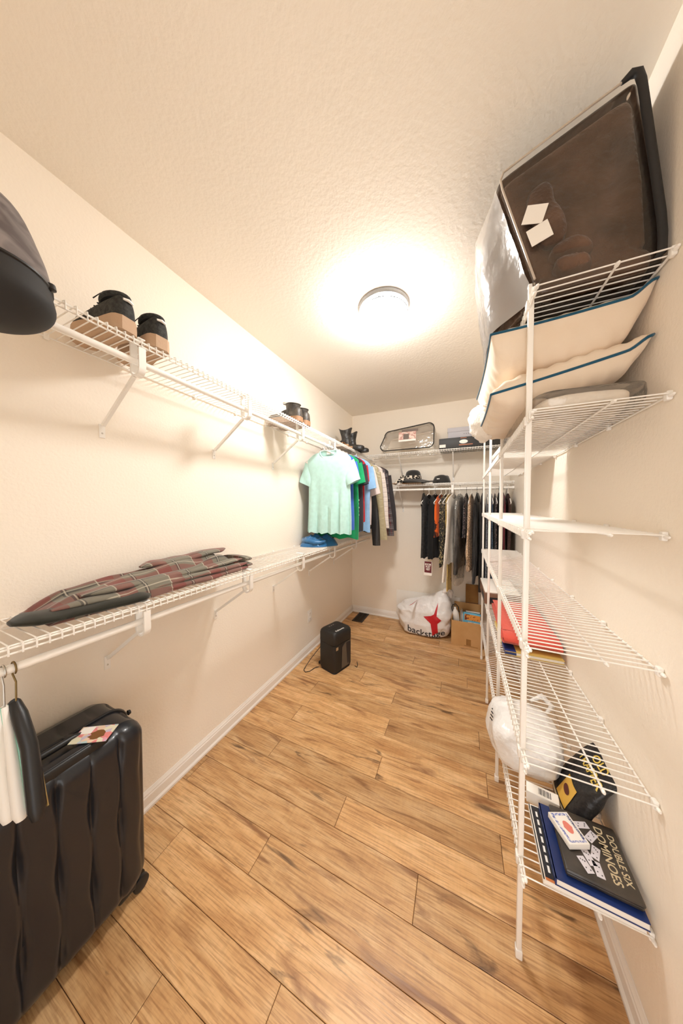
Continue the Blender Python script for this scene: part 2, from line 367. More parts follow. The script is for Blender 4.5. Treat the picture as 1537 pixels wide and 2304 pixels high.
# ------------------------------------------------------------------ wire shelving
RW,RR=.0021,.0031
_wire={}
def shelf(label,loc,rotz,length,depth=.302,lip=.030,pitch=.0265,group=None,clips=(.15,),rails=(.045,.62),end_caps=True,mid=True):
    """local x runs along the wall, y points into the room, z=0 top of the deck"""
    t=thing('wire_shelf',label,'shelf',loc,rotz,group)
    key=(round(depth,4),lip)
    if key not in _wire:
        d=depth
        pts=[(0,.006,-RW),(0,d-.012,-RW),(0,d-.003,-RW-.002),(0,d-RW,-.010),(0,d-RW,-lip)]
        _wire[key]=MB().tube(pts,RW,5).mesh('wire'); _wire[key].materials.append(M_['wire'])
    n=int((length-.01)/pitch)
    for i in range(n+1):
        w=link('wire',_wire[key],t); w.location=(.005+i*pitch,0,0)
    d=depth
    for y,z in [(.006,-2*RW-RR)]+[(d*(1-f) if f<.5 else d*(1-f),-2*RW-RR) for f in rails]+[(d-2*RW-RR,-.012),(d-2*RW-RR,-lip+RR)]:
        r=MB().tube([(0,y,z),(length,y,z)],RR,8).build('rail',M_['wire'],t)
        if end_caps:
            for x in (-.004,length+.004):
                s=1 if x>0 else -1
                MB().tube([(x-s*.012,y,z),(x-s*.002,y,z),(x+s*.003,y,z)],[RR*1.7,RR*1.7,RR*.9],8).build('end_cap',M_['plas'],r)
    x=clips[0]
    while x<length:
        MB().rbox(x-.008,-.0,-.018,x+.008,.012,.006,.003).build('wall_clip',M_['plas'],t)
        x+=.30
    return t
ZU,ZL=2.13,1.125
shelf('long white wire shelf high on the left wall holding shoes',(.001,3.455,ZU),-PI/2,3.75,clips=(.3,))
shelf('long white wire shelf low on the left wall holding plaid trousers',(.001,3.455,ZL),-PI/2,3.75,clips=(.22,))
shelf('high white wire shelf on the back wall holding clear bag and boxes',(W-.006,D-.001,ZU),PI,1.56,clips=(.2,))
shelf('lower white wire shelf on the back wall holding black hat',(W-.006,D-.001,1.755),PI,1.20,clips=(.2,))
RZ=[2.145,1.788,1.430,1.076,.719,.360]
RL=['topmost right-hand wire shelf carrying the brown blanket bag','second right-hand wire shelf carrying the two piped pillows','third right-hand wire shelf from the top, empty','fourth right-hand wire shelf from the top, empty','fifth right-hand wire shelf carrying the red folded cloth','lowest right-hand wire shelf carrying books and white bag']
for z,lb in zip(RZ,RL):
    shelf(lb,(W-.001,.949,z),PI/2,2.00,group='white wire shelves on the right wall',clips=(.015,))
# support poles of the right-hand shelves
for i,(y,lb) in enumerate(zip((1.015,1.634,2.26,2.885),('nearest white support pole of right-hand shelves','second nearest white support pole of right-hand shelves','third white support pole of right-hand shelves counted from the front','farthest white support pole of right-hand shelves'))):
    t=thing('support_pole',lb,'pole',(1.597,y,0),0,'poles of the right-hand shelves')
    MB().rbox(-.008,-.008,.02,.008,.008,2.185,.003).build('post',M_['rod'],t)
    MB().rbox(-.010,-.010,.0005,.010,.010,.032,.003).build('foot',M_['plas'],t)
    MB().rbox(-.009,-.009,2.183,.009,.009,2.190,.002).build('cap',M_['plas'],t)
    for z in RZ:
        MB().rbox(-.0135,-.012,z-.034,-.004,.012,z-.006,.002).build('shelf_clip',M_['plas'],t)
# hanging rods
def rod(label,a,b,r=.0125):
    t=thing('hanging_rod',label,'rod',a); v=Vector(b)-Vector(a)
    MB().tube([(0,0,0),v],r,14).build('tube',M_['rod'],t)
    u=v.normalized()
    for p in (Vector((0,0,0)),v):
        s=1 if p.length<1e-6 else -1
        MB().tube([p-u*s*.003,p+u*s*.015],r*1.25,14).build('end_cap',M_['plas'],t)
    return t
RODX,RODU,RODL=.268,2.050,1.047
rod('white hanging rod under the high left shelf',(RODX,YF+.05,RODU),(RODX,3.44,RODU))
rod('white hanging rod under the low left shelf',(RODX,YF+.05,RODL),(RODX,3.44,RODL))
rod('white hanging rod along the back wall',(.655,3.170,1.682),(W-.006,3.170,1.682))
# brackets with the U-shaped rod hook
def bracket(label,loc,rotz,group,hook=True,clip_top=True,d=.302,rodz=-.078,rody=.268,drop=.285):
    t=thing('shelf_bracket',label,'bracket',loc,rotz,group)
    # brace bar from hook to wall
    y1=rody-.03 if hook else d-.02
    z1=rodz-.045 if hook else -.035
    wv=.006
    br=MB()
    br.loft([[(-wv,y,z),(wv,y,z),(wv,y+dy,z+dz),(-wv,y+dy,z+dz)] for (y,z,dy,dz) in ((.004,-drop,.012,-.008),(y1,z1,.010,-.008))])
    br.build('brace',M_['wire'],t)
    pl=MB().rbox(-.011,0.0006,-drop-.055,.011,.004,-drop+.004,.0015).build('wall_plate',M_['plas'],t)
    MB().lathe([(0,.0065),(.003,.006),(.0038,.0035)],10).xform(Matrix.Translation((0,0,-drop-.035))@Matrix.Rotation(-PI/2,4,'X')).build('screw',M_['steel'],pl)
    if hook:
        r=.031; c=(rody,rodz-.026); prof=[]
        prof.append((c[0]-r,-.004)); prof.append((c[0]-r,c[1]))
        for k in range(1,9):
            a=PI+PI*k/8; prof.append((c[0]+r*math.cos(a),c[1]+r*math.sin(a)))
        prof.append((c[0]+r,-.032))
        th=.008; inner=[]
        for i,(y,z) in enumerate(prof):
            a=prof[max(0,i-1)]; b=prof[min(len(prof)-1,i+1)]; ty,tz=b[0]-a[0],b[1]-a[1]; l=math.hypot(ty,tz)
            inner.append((y-tz/l*th,z+ty/l*th))
        rings=[]
        for (y,z),(iy,iz) in zip(prof,inner): rings.append([(-.012,y,z),(.012,y,z),(.012,iy,iz),(-.012,iy,iz)])
        MB().loft(rings).build('rod_hook',M_['plas'],t,smooth=40)
    if clip_top: MB().rbox(-.013,d-.075,.0005,.013,d-.006,.005,.002).build('saddle_clip',M_['plas'],t)
    return t
BY=(.618,1.18,1.742,2.30,2.87)
ordn=('nearest','second nearest','third','fourth','farthest')
for y,n in zip(BY,ordn):
    bracket(n+' bracket under the high left shelf',(0,y,ZU),-PI/2,'brackets of the high left shelf')
    bracket(n+' bracket under the low left shelf',(0,y,ZL),-PI/2,'brackets of the low left shelf')
for x,n in zip((.715,1.31),('left','right')):
    bracket(n+' brace under the high back shelf',(x,D,ZU),PI,'braces of the high back shelf',hook=False,clip_top=False)
for x,n,h in zip((.715,1.31,1.83),('left','middle','right'),(False,True,False)):
    bracket(n+' brace under the lower back shelf',(x,D,1.755),PI,'braces of the lower back shelf',hook=h,clip_top=False,rody=.295,rodz=-.073)
# ================================================================== garments and hangers
HOOKR=.0165
def hanger_mesh(span=.205,drop=.10,r=.0040,bar=True,hookr=HOOKR,hr=None):
    m=MB(); hr=hr or r*.62; c=[]
    for k in range(15):
        a=-.35*PI+ (1.35*PI+.0)*k/14
        c.append((hookr*math.cos(a),0,hookr*math.sin(a)))
    c.append((-hookr*.55,0,-.022)); c.append((0,0,-.034)); c.append((0,0,-.052))
    m.tube(c,hr,6)
    pts=[(0,0,-.05),(.03,0,-.058),(span*.6,0,-.05-drop*.55),(span*.95,0,-.05-drop*.95),(span,0,-.05-drop-.008),(span*.96,0,-.05-drop-.016)]
    L_=[(-x,y,z) for x,y,z in reversed(pts)]
    m.tube(L_[:-1]+pts,r,6)
    if bar: m.tube([(-span*.96,0,-.05-drop-.016),(span*.96,0,-.05-drop-.016)],r,6)
    return m
_hang={}
def hanger(label,loc,rotz,mt='plas',group=None,cat='hanger',**kw):
    key=(mt,tuple(sorted(kw.items())))
    if key not in _hang:
        _hang[key]=hanger_mesh(**kw).mesh('clothes_hanger'); _hang[key].materials.append(M_[mt])
    o=link('clothes_hanger',_hang[key]); o.location=loc; o.rotation_euler=(0,0,rotz); return tag(o,label,cat,group)
def garment(name,label,cat,loc,rotz,mt,Ln=.68,ws=.215,th=.022,hem=None,sleeve=None,sl=.20,sw=.09,seed=1,neck=.085,scoop=.05,
            folds=3.0,famp=.012,collar=None,group=None,buttons=None,slant=0.0,sleeve_mat=None,open_front=False,zn=-.056,sh_drop=.085,slv_ang=None,cuff=None):
    """hung garment: local x across the shoulders, -y is its front, origin on the rod"""
    t=thing(name,label,cat,loc,rotz,group); rnd=random.Random(seed); ph=rnd.random()*6; ph2=rnd.random()*6
    hem=hem or ws*1.0; n=44; tot=Ln
    prof=[(0,neck*.8),(.012,neck),(.35*sh_drop,lerp(neck,ws,.45)),(.75*sh_drop,lerp(neck,ws,.86)),(sh_drop,ws*.985),(sh_drop+.05,ws),(sh_drop+.12,ws*.965),(tot*.5,lerp(ws,hem,.4)*.985),(tot,hem)]
    zs=[0,.006,.012,.02,.03,.042,.055,.07,sh_drop,sh_drop+.03]; m_=22
    zs+= [sh_drop+.03+(tot-sh_drop-.03)*(k+1)/m_ for k in range(m_)]
    rings=[]
    for z in zs:
        w=interp(prof,z); f=z/tot; tt=th*(.28+.72*smoothstep(0,.14,z)); r=[]
        for k in range(n):
            a=2*PI*k/n; ca,sa=math.cos(a),math.sin(a)
            x=w*math.copysign(abs(ca)**.8,ca); y=tt*math.copysign(abs(sa)**.62,sa)
            A=famp*smoothstep(.12,.9,f)
            y+=A*math.sin(folds*PI*x/ws+ph+.8*f)+.45*A*math.sin(folds*2.3*PI*x/ws+ph2-1.5*f)
            y+=.006*nz((x*6,z*5,seed*3.1),1)*smoothstep(.05,.3,f)
            x2=x*(1+.02*math.sin(7*f+ph))+slant*f
            zz=-z
            if sa<0.0 and z<.05: zz-=scoop*(1-min(1,abs(x)/(neck*1.02))**2)*(1-z/.05)*min(1,-sa*2)
            if f>.97: zz+=.008*math.sin(folds*1.3*x/ws*PI+ph)
            r.append((x2,y,zn+zz))
        rings.append(r)
    MB().loft(rings,cap=False).build('body',M_[mt],t,smooth=60)
    if sleeve:
        for s in (-1,1):
            cs=[]; m=9
            x0,z0=s*(ws*.80),zn-sh_drop*.72-sw*.40
            for k in range(m+1):
                f=k/m
                if sleeve=='short':
                    an=slv_ang or .42
                    p=Vector((x0+s*sl*math.sin(an)*f,.004*math.sin(5*f),z0-sl*math.cos(an)*f-.01*f*f)); rw=lerp(sw*.95,sw*.82,f); rt=lerp(th*.8,th*1.35,f)
                    tx=Vector((math.cos(an)*s,0,math.sin(an)))
                else:
                    an=(slv_ang or .20)*(1-.8*f)
                    p=Vector((x0+s*sl*(.17*f-.03*f*f)+s*.006*math.sin(6*f+ph),-.012*math.sin(3*f+ph)-.010*f,z0-sl*f)); rw=lerp(sw*.8,sw*.56,f); rt=lerp(th*.8,th*.9,f)*(1+.15*math.sin(22*f+ph))
                    tx=Vector((math.cos(an)*s,0,math.sin(an)*.5)).normalized()
                ring=[]
                for q in range(20):
                    a=2*PI*q/20
                    off=tx*(rw*.5*math.cos(a))+Vector((0,1,0))*(rt*.75*math.sin(a)*(1+.25*math.sin(3*a+f*9+ph)))
                    ring.append(p+off)
                cs.append(ring)
            so=MB().loft(cs,cap=False).build('sleeve',M_[sleeve_mat or mt],t,smooth=60)
            if cuff:
                MB().loft([[p+(p-sum(cs[-2],Vector())/20)*.06 for p in cs[-2]],[p+(p-sum(cs[-1],Vector())/20)*.06 for p in cs[-1]]],cap=False).build('cuff',M_[cuff],so,smooth=60)
    if collar=='rib':
        pts=[]
        for k in range(32):
            a=2*PI*k/32; x=neck*.86*math.cos(a); sa=math.sin(a); y=th*.42*math.copysign(abs(sa)**.62,sa) if abs(sa)>1e-6 else 0
            z=-.004
            if sa<0: z-=scoop*(1-min(1,abs(x)/(neck*1.0))**2)*.96
            pts.append((x,y-.0015,zn+z))
        MB().tube(pts,.0062,6,closed=True).build('neck_rib',M_[mt],t,smooth=60)
    if collar=='shirt':
        m=MB()
        for s in (-1,1):
            m.loft([[(s*.004,-th*.75,zn-.045),(s*.05,-th*.8,zn-.085),(s*.075,-th*.7,zn-.03),(s*.06,-th*.3,zn+.008),(s*.0,th*.3,zn+.012)],
                    [(s*.004,-th*.95,zn-.047),(s*.052,-th*1.05,zn-.088),(s*.079,-th*.95,zn-.031),(s*.063,-th*.3,zn+.014),(s*.0,th*.6,zn+.018)]])
        m.build('collar',M_[mt],t,smooth=30)
    if buttons:
        for k in range(buttons):
            z=zn-.09-k*.085
            MB().lathe([(0,.003),(.005,.0028),(.0055,.0008)],10).xform(Matrix.Translation((0,-th-.004,z))@Matrix.Rotation(PI/2,4,'X')).build('button',M_['plas'],t)
    return t
g=M_
g['aqua']=fabric('aqua_jersey',(.47,.72,.675),.85,bs=700)
g['royal']=fabric('royal_blue_jersey',(.05,.13,.50)); g['green']=fabric('green_jersey',(.01,.30,.11))
g['char']=fabric('charcoal_jersey',(.035,.033,.042)); g['redj']=fabric('red_jersey',(.45,.02,.03)); g['lblue']=fabric('light_blue_cotton',(.26,.46,.72))
g['pinkw']=plaid('pale_stripe_cotton',(.72,.62,.58),[(0,.05,.35,0,(.55,.42,.42),.6)])
g['blackl']=bump(mat('black_leather',(.012,.011,.011),.42,spec=.5),60,.4,.004); g['olive']=bump(mat('olive_satin',(.40,.34,.20),.38,sheen=.4),28,.6,.012,stretch=(1,1,2.2))
g['paleplaid']=plaid('pale_plaid_flannel',(.74,.66,.60),[(0,.11,.28,0,(.42,.33,.33),.35),(1,.085,.28,0,(.42,.33,.33),.35),(0,.055,.1,.2,(.85,.8,.75),.8),(1,.043,.1,.2,(.85,.8,.75),.8)])
g['darkplaid']=plaid('dark_plaid_flannel',(.05,.045,.05),[(0,.16,.4,0,(.16,.03,.035),.5),(1,.12,.4,0,(.15,.14,.15),.5),(0,.08,.06,.3,(.5,.45,.45),.5),(1,.06,.06,.3,(.5,.45,.45),.5)])
g['blazer']=fabric('dark_grey_wool',(.045,.04,.043),.95,bs=300)
ry=RODX
def on_left(y,label,i): return hanger(label,(ry,y,RODU),0,'plas','white plastic hangers on the high left rod')
# garments on the high left rod, front to back
zr=RODU
LG=[(2.13,'aqua'),(2.20,'royal'),(2.27,'green'),(2.36,'char'),(2.45,'redj'),(2.54,'lblue'),(2.63,'pinkw'),(2.73,'blackl'),(2.83,'olive'),(2.93,'paleplaid'),(3.03,'darkplaid'),(3.13,'blazer')]
names={'aqua':'aqua T-shirt','royal':'royal blue T-shirt','green':'green T-shirt','char':'charcoal T-shirt','redj':'red T-shirt','lblue':'light blue shirt','pinkw':'pale striped shirt','blackl':'black long-sleeved shirt','olive':'olive satin jacket','paleplaid':'pale plaid shirt','darkplaid':'dark plaid shirt','blazer':'dark grey blazer'}
for y,k in LG: on_left(y,'white plastic hanger holding the '+names[k],0)
ts=garment('t_shirt','aqua short-sleeved T-shirt hanging in front of the others','shirt',(ry+.045,2.13,zr),0,'aqua',.745,.217,.026,hem=.222,sleeve='short',sl=.175,sw=.165,seed=4,neck=.098,scoop=.085,folds=4.2,famp=.019,collar='rib')
tg=MB().box(-.019,.004,-.092,.019,.006,-.066).build('neck_label',M_['paper'],ts,smooth=0)
gp='clothes on the high left rod'
garment('t_shirt','royal blue T-shirt right behind the aqua one','shirt',(ry+.05,2.20,zr),0,'royal',.72,.215,.022,sleeve='short',sl=.16,sw=.15,slv_ang=.26,seed=7,collar='rib',scoop=.03,group=gp)
garment('t_shirt','green T-shirt showing below the hem of the aqua one','shirt',(ry+.055,2.275,zr),.06,'green',.80,.225,.024,sleeve='short',sl=.175,sw=.15,slv_ang=.28,seed=9,folds=2.2,famp=.016,group=gp)
c=garment('t_shirt','charcoal T-shirt with white lettering down its side','shirt',(ry+.07,2.37,zr),0,'char',.745,.22,.024,sleeve='short',sl=.18,sw=.145,slv_ang=.24,seed=11,group=gp)
for i,w in enumerate((.03,.024,.032,.026,.03)):
    MB().cbox((.175,-.0285,-.50-.035*i),(w,.002,.012)).cbox((.17+.008*(i%2),-.0285,-.515-.035*i),(w*.5,.002,.008)).build('print',M_['white_ink'],c,smooth=0)
garment('t_shirt','red T-shirt hanging between charcoal and light blue ones','shirt',(ry+.08,2.455,zr),0,'redj',.66,.20,.02,sleeve='short',sl=.15,sw=.135,slv_ang=.2,seed=13,group=gp)
garment('shirt','light blue button shirt with short sleeves','shirt',(ry+.095,2.54,zr),.03,'lblue',.76,.205,.022,sleeve='short',sl=.21,sw=.145,slv_ang=.24,seed=15,collar='shirt',buttons=6,group=gp)
garment('shirt','pale pink striped short-sleeved shirt','shirt',(ry+.085,2.63,zr),0,'pinkw',.70,.20,.02,sleeve='short',sl=.27,sw=.15,slv_ang=.30,seed=17,collar='shirt',group=gp)
garment('shirt','glossy black long-sleeved shirt, longest on the rod','shirt',(ry+.04,2.73,zr),.05,'blackl',.78,.205,.028,sleeve='long',sl=.80,sw=.15,seed=19,folds=2,group=gp)
garment('jacket','shiny olive satin jacket with wrinkled sleeves','jacket',(ry+.06,2.83,zr),.05,'olive',.74,.235,.032,sleeve='long',sl=.74,sw=.18,seed=21,folds=2,famp=.01,collar='shirt',group=gp)
garment('shirt','pale pink and grey plaid flannel shirt','shirt',(ry+.08,2.935,zr),.05,'paleplaid',.70,.235,.026,sleeve='long',sl=.62,sw=.17,seed=23,group=gp)
garment('shirt','dark grey and red plaid flannel shirt','shirt',(ry+.085,3.035,zr),.05,'darkplaid',.77,.235,.026,sleeve='long',sl=.72,sw=.17,seed=25,group=gp)
garment('blazer','dark grey blazer, last garment before the corner','blazer',(ry+.10,3.14,zr),.10,'blazer',.72,.235,.034,sleeve='long',sl=.66,sw=.19,seed=27,collar='shirt',group=gp)
# ================================================================== back rod clothes
g['blackv']=fabric('black_velvet',(.012,.012,.013),.9,sheen=.1); g['blackd']=mottle(bump(mat('black_denim',(.02,.02,.022),.9),350,.3,.001),(.013,.013,.014),(.035,.035,.037),40)
g['tiger']=plaid('black_plain',(.02,.018,.018),[(0,.5,.0,0,(0,0,0),0)])
def stripes(name,c1,c2,scale,dist,stretch=(1,1,1),lo=.48,hi=.52):
    m=mat(name,c1,.8,sheen=.2,spec=.2); tc=N(m,'ShaderNodeTexCoord'); mp=N(m,'ShaderNodeMapping'); mp.inputs['Scale'].default_value=stretch; L(m,tc.outputs['Object'],mp.inputs[0])
    n=N(m,'ShaderNodeTexNoise'); n.inputs['Scale'].default_value=scale; n.inputs['Detail'].default_value=2; n.inputs['Distortion'].default_value=dist; L(m,mp.outputs[0],n.inputs['Vector'])
    r=N(m,'ShaderNodeValToRGB'); e=r.color_ramp.elements; e[0].position=lo; e[0].color=(*c1,1); e[1].position=hi; e[1].color=(*c2,1); L(m,n.outputs['Fac'],r.inputs[0]); L(m,r.outputs[0],bsdf(m).inputs['Base Color']); return m
g['orange']=stripes('orange_black_print',(.80,.13,.015),(.03,.012,.01),9,.8,(1,1.2,.8),.55,.60)
g['floral']=stripes('black_yellow_floral',(.02,.018,.015),(.62,.50,.24),34,1.5,(1,1,1),.55,.60)
g['cream']=fabric('cream_knit',(.88,.82,.73),.9); g['tan']=fabric('tan_suede',(.33,.17,.08)); g['yellowp']=stripes('yellow_print_silk',(.66,.47,.16),(.16,.08,.03),22,1.4,(1,1,1),.62,.66)
g['coat']=mottle(bump(mat('dark_grey_coat',(.05,.045,.04),.9),260,.4,.002),(.035,.031,.028),(.075,.066,.06),20)
g['leop']=spots('leopard_chiffon',(.66,.46,.30),(.05,.03,.02),110,.30,.42,(.22,.11,.05))
g['satinb']=bump(mat('black_satin',(.012,.012,.014),.3,sheen=.1,spec=.5),14,.5,.02,stretch=(1,1,.35))
g['teal']=spots('teal_blue_print',(.03,.06,.11),(.25,.32,.42),90,.2,.32,(.02,.10,.12)); g['sequin']=spots('silver_sequins',(.05,.055,.08),(.55,.57,.62),170,.28,.36,(.7,.72,.78)); bsdf(g['sequin']).inputs['Roughness'].default_value=.35
g['burg']=fabric('burgundy_knit',(.13,.012,.022)); g['brownd']=mottle(mat('brown_mottled_knit',(.06,.03,.025),.9),(.035,.018,.016),(.10,.05,.04),60); g['darkmix']=spots('dark_floral_print',(.02,.018,.02),(.42,.30,.27),80,.22,.33,(.15,.05,.05))
by,bz=3.170,1.682
gb='clothes on the back rod'
def hb(x,label,mt='plas',**kw): return hanger(label,(x,by,bz),PI/2,mt,'hangers on the back rod',**kw)
def back(name,label,cat,x,mt,**kw):
    rz=kw.pop('rz',PI/2); kw.setdefault('group',gb)
    return garment(name,label,cat,(x,by,bz),rz,mt,**kw)
g['blackh']=g['black']
hb(1.008,'black shaped hanger with silver hook, leftmost on the back rod','blackh',span=.17,drop=.12,r=.013,bar=False,hr=.0016)
A1=PI/2-.30; A2=PI/2-.16
def hung(x,hlabel,hm,name,label,cat,mt,rz,**kw):
    o=hb(x,hlabel,hm,**({'hr':.0016} if hm=='blackh' else {})); o.rotation_euler.z=rz
    kw.setdefault('famp',.008); kw.setdefault('zn',-.062)
    return back(name,label,cat,x,mt,rz=rz,**kw)
hung(1.066,'white hanger holding the black denim vest','plas','vest','black denim vest with a price tag hanging below','vest','blackd',A1,Ln=.70,ws=.18,th=.024,hem=.185,seed=31,folds=2.5)
hung(1.135,'black hanger holding the black sleeveless top','blackh','top','black sleeveless top behind the denim vest','top','blackv',A1,Ln=.71,ws=.175,th=.022,hem=.19,seed=33,folds=2)
hung(1.196,'thin white hanger holding the orange blouse','plas','blouse','orange and black blouse on the back rod','blouse','orange',A1,Ln=.46,ws=.17,th=.018,hem=.16,seed=35)
hung(1.246,'white hanger holding the floral dress','plas','dress','black dress with cream and yellow floral print','dress','floral',A1,Ln=.78,ws=.18,th=.016,hem=.17,seed=37)
hung(1.284,'white hanger holding the yellow silk top','plas','silk_top','long yellow and tan patterned silk top, lowest hem on the back rod','top','yellowp',A1,Ln=1.06,ws=.12,th=.010,hem=.06,seed=41,folds=2,famp=.004)
hung(1.322,'white hanger holding the cream cardigan','plas','cardigan','cream cardigan with long hanging sleeves','cardigan','cream',A1,Ln=.74,ws=.19,th=.018,hem=.16,sleeve='long',sl=.80,sw=.13,seed=39)
hung(1.385,'white hanger holding the dark coat','plas','coat','dark grey coat inside a clear plastic garment cover','coat','coat',A2,Ln=.78,ws=.19,th=.026,hem=.18,sleeve='long',sl=.70,sw=.15,seed=43)
cv=thing('garment_cover','crinkled clear plastic cover around the dark grey coat','cover',(1.385,by,bz),A2)
rings=[]
for z,w,th in ((-.055,.02,.008),(-.065,.06,.018),(-.09,.13,.034),(-.13,.21,.046),(-.25,.245,.048),(-.40,.245,.046),(-.55,.24,.044),(-.75,.235,.044),(-.9,.23,.042),(-.98,.22,.040),(-1.02,.19,.04)):
    rings.append([(w*math.cos(2*PI*k/36)+.006*nz((k,z*9,1),.9),th*math.sin(2*PI*k/36)*(1+.3*nz((k*.5,z*14,4),1.0)),z) for k in range(36)])
MB().loft(rings,cap=False).build('film',M_['film_thin'],cv,smooth=60)
hung(1.452,'black hanger holding the floral chiffon top','blackh','chiffon_top','dark floral chiffon top left of the leopard dress','top','darkmix',A2,Ln=.46,ws=.16,th=.018,seed=45)
hung(1.500,'white hanger holding the leopard print dress','plas','dress','leopard print chiffon dress with long sleeves','dress','leop',A2,Ln=.80,ws=.185,th=.020,hem=.19,sleeve='long',sl=.55,sw=.12,seed=47)
hung(1.554,'black hanger holding the satin shirt','blackh','shirt','black satin shirt with pointed collar beside the leopard dress','shirt','satinb',A2,Ln=.86,ws=.185,th=.020,hem=.17,sleeve='long',sl=.78,sw=.13,seed=49,collar='shirt')
hung(1.606,'black hanger holding the long satin blouse','blackh','blouse','long black satin blouse beside the sequin dress','blouse','satinb',A2,Ln=1.00,ws=.18,th=.018,hem=.15,seed=51)
hung(1.648,'white hanger holding the sequin dress','plas','dress','silver sequin dress reaching down to the cardboard box','dress','sequin',PI/2-.05,Ln=1.16,ws=.15,th=.012,hem=.14,seed=53,famp=.004)
hung(1.684,'thin white hanger holding the teal dress','plas','dress','teal and blue printed dress behind the shelf poles','dress','teal',PI/2,Ln=1.05,ws=.16,th=.012,hem=.15,seed=55,famp=.004)
hung(1.718,'thin white hanger holding the dark floral dress','plas','dress','dark floral dress between teal dress and plain black dress','dress','darkmix',PI/2,Ln=.80,ws=.16,th=.012,hem=.15,seed=57,famp=.004)
hung(1.753,'black hanger holding the plain black dress','blackh','dress','plain black dress left of the burgundy knit','dress','blackv',PI/2,Ln=.85,ws=.16,th=.012,hem=.16,seed=59,famp=.004)
hung(1.790,'black hanger holding the burgundy knit','blackh','sweater','burgundy knit top near the right wall','sweater','burg',PI/2,Ln=.62,ws=.17,th=.013,hem=.16,seed=61,famp=.004)
hung(1.832,'white hanger holding the brown knit','plas','sweater','brown mottled knit top closest to the right wall','sweater','brownd',PI/2,Ln=.64,ws=.17,th=.016,hem=.17,seed=63,famp=.004)
# price tag below the vest
pt=thing('price_tag','maroon price tag with white block lettering below the black vest','tag',(1.075,3.035,.905),-.12)
MB().box(-.042,-.0006,-.175,.042,.0006,-.02).build('card',M_['paper'],pt,smooth=0)
mm=mat('maroon_print',(.13,.012,.02),.5)
MB().box(-.038,-.0012,-.145,.038,-.0007,-.022).build('panel',mm,pt,smooth=0)
for i,s in enumerate(('BOOM','POST','VEST')):
    text_part('lettering',s,.030,M_['white_ink'],frame((0,-.0016,-.055-.027*i),(1,0,0),(0,0,1)),pt,bold=.0008,sx=.72)
MB().tube([(0,0,.06),(.003,0,.02),(0,0,-.022)],.0006,4).build('string',M_['paper'],pt)
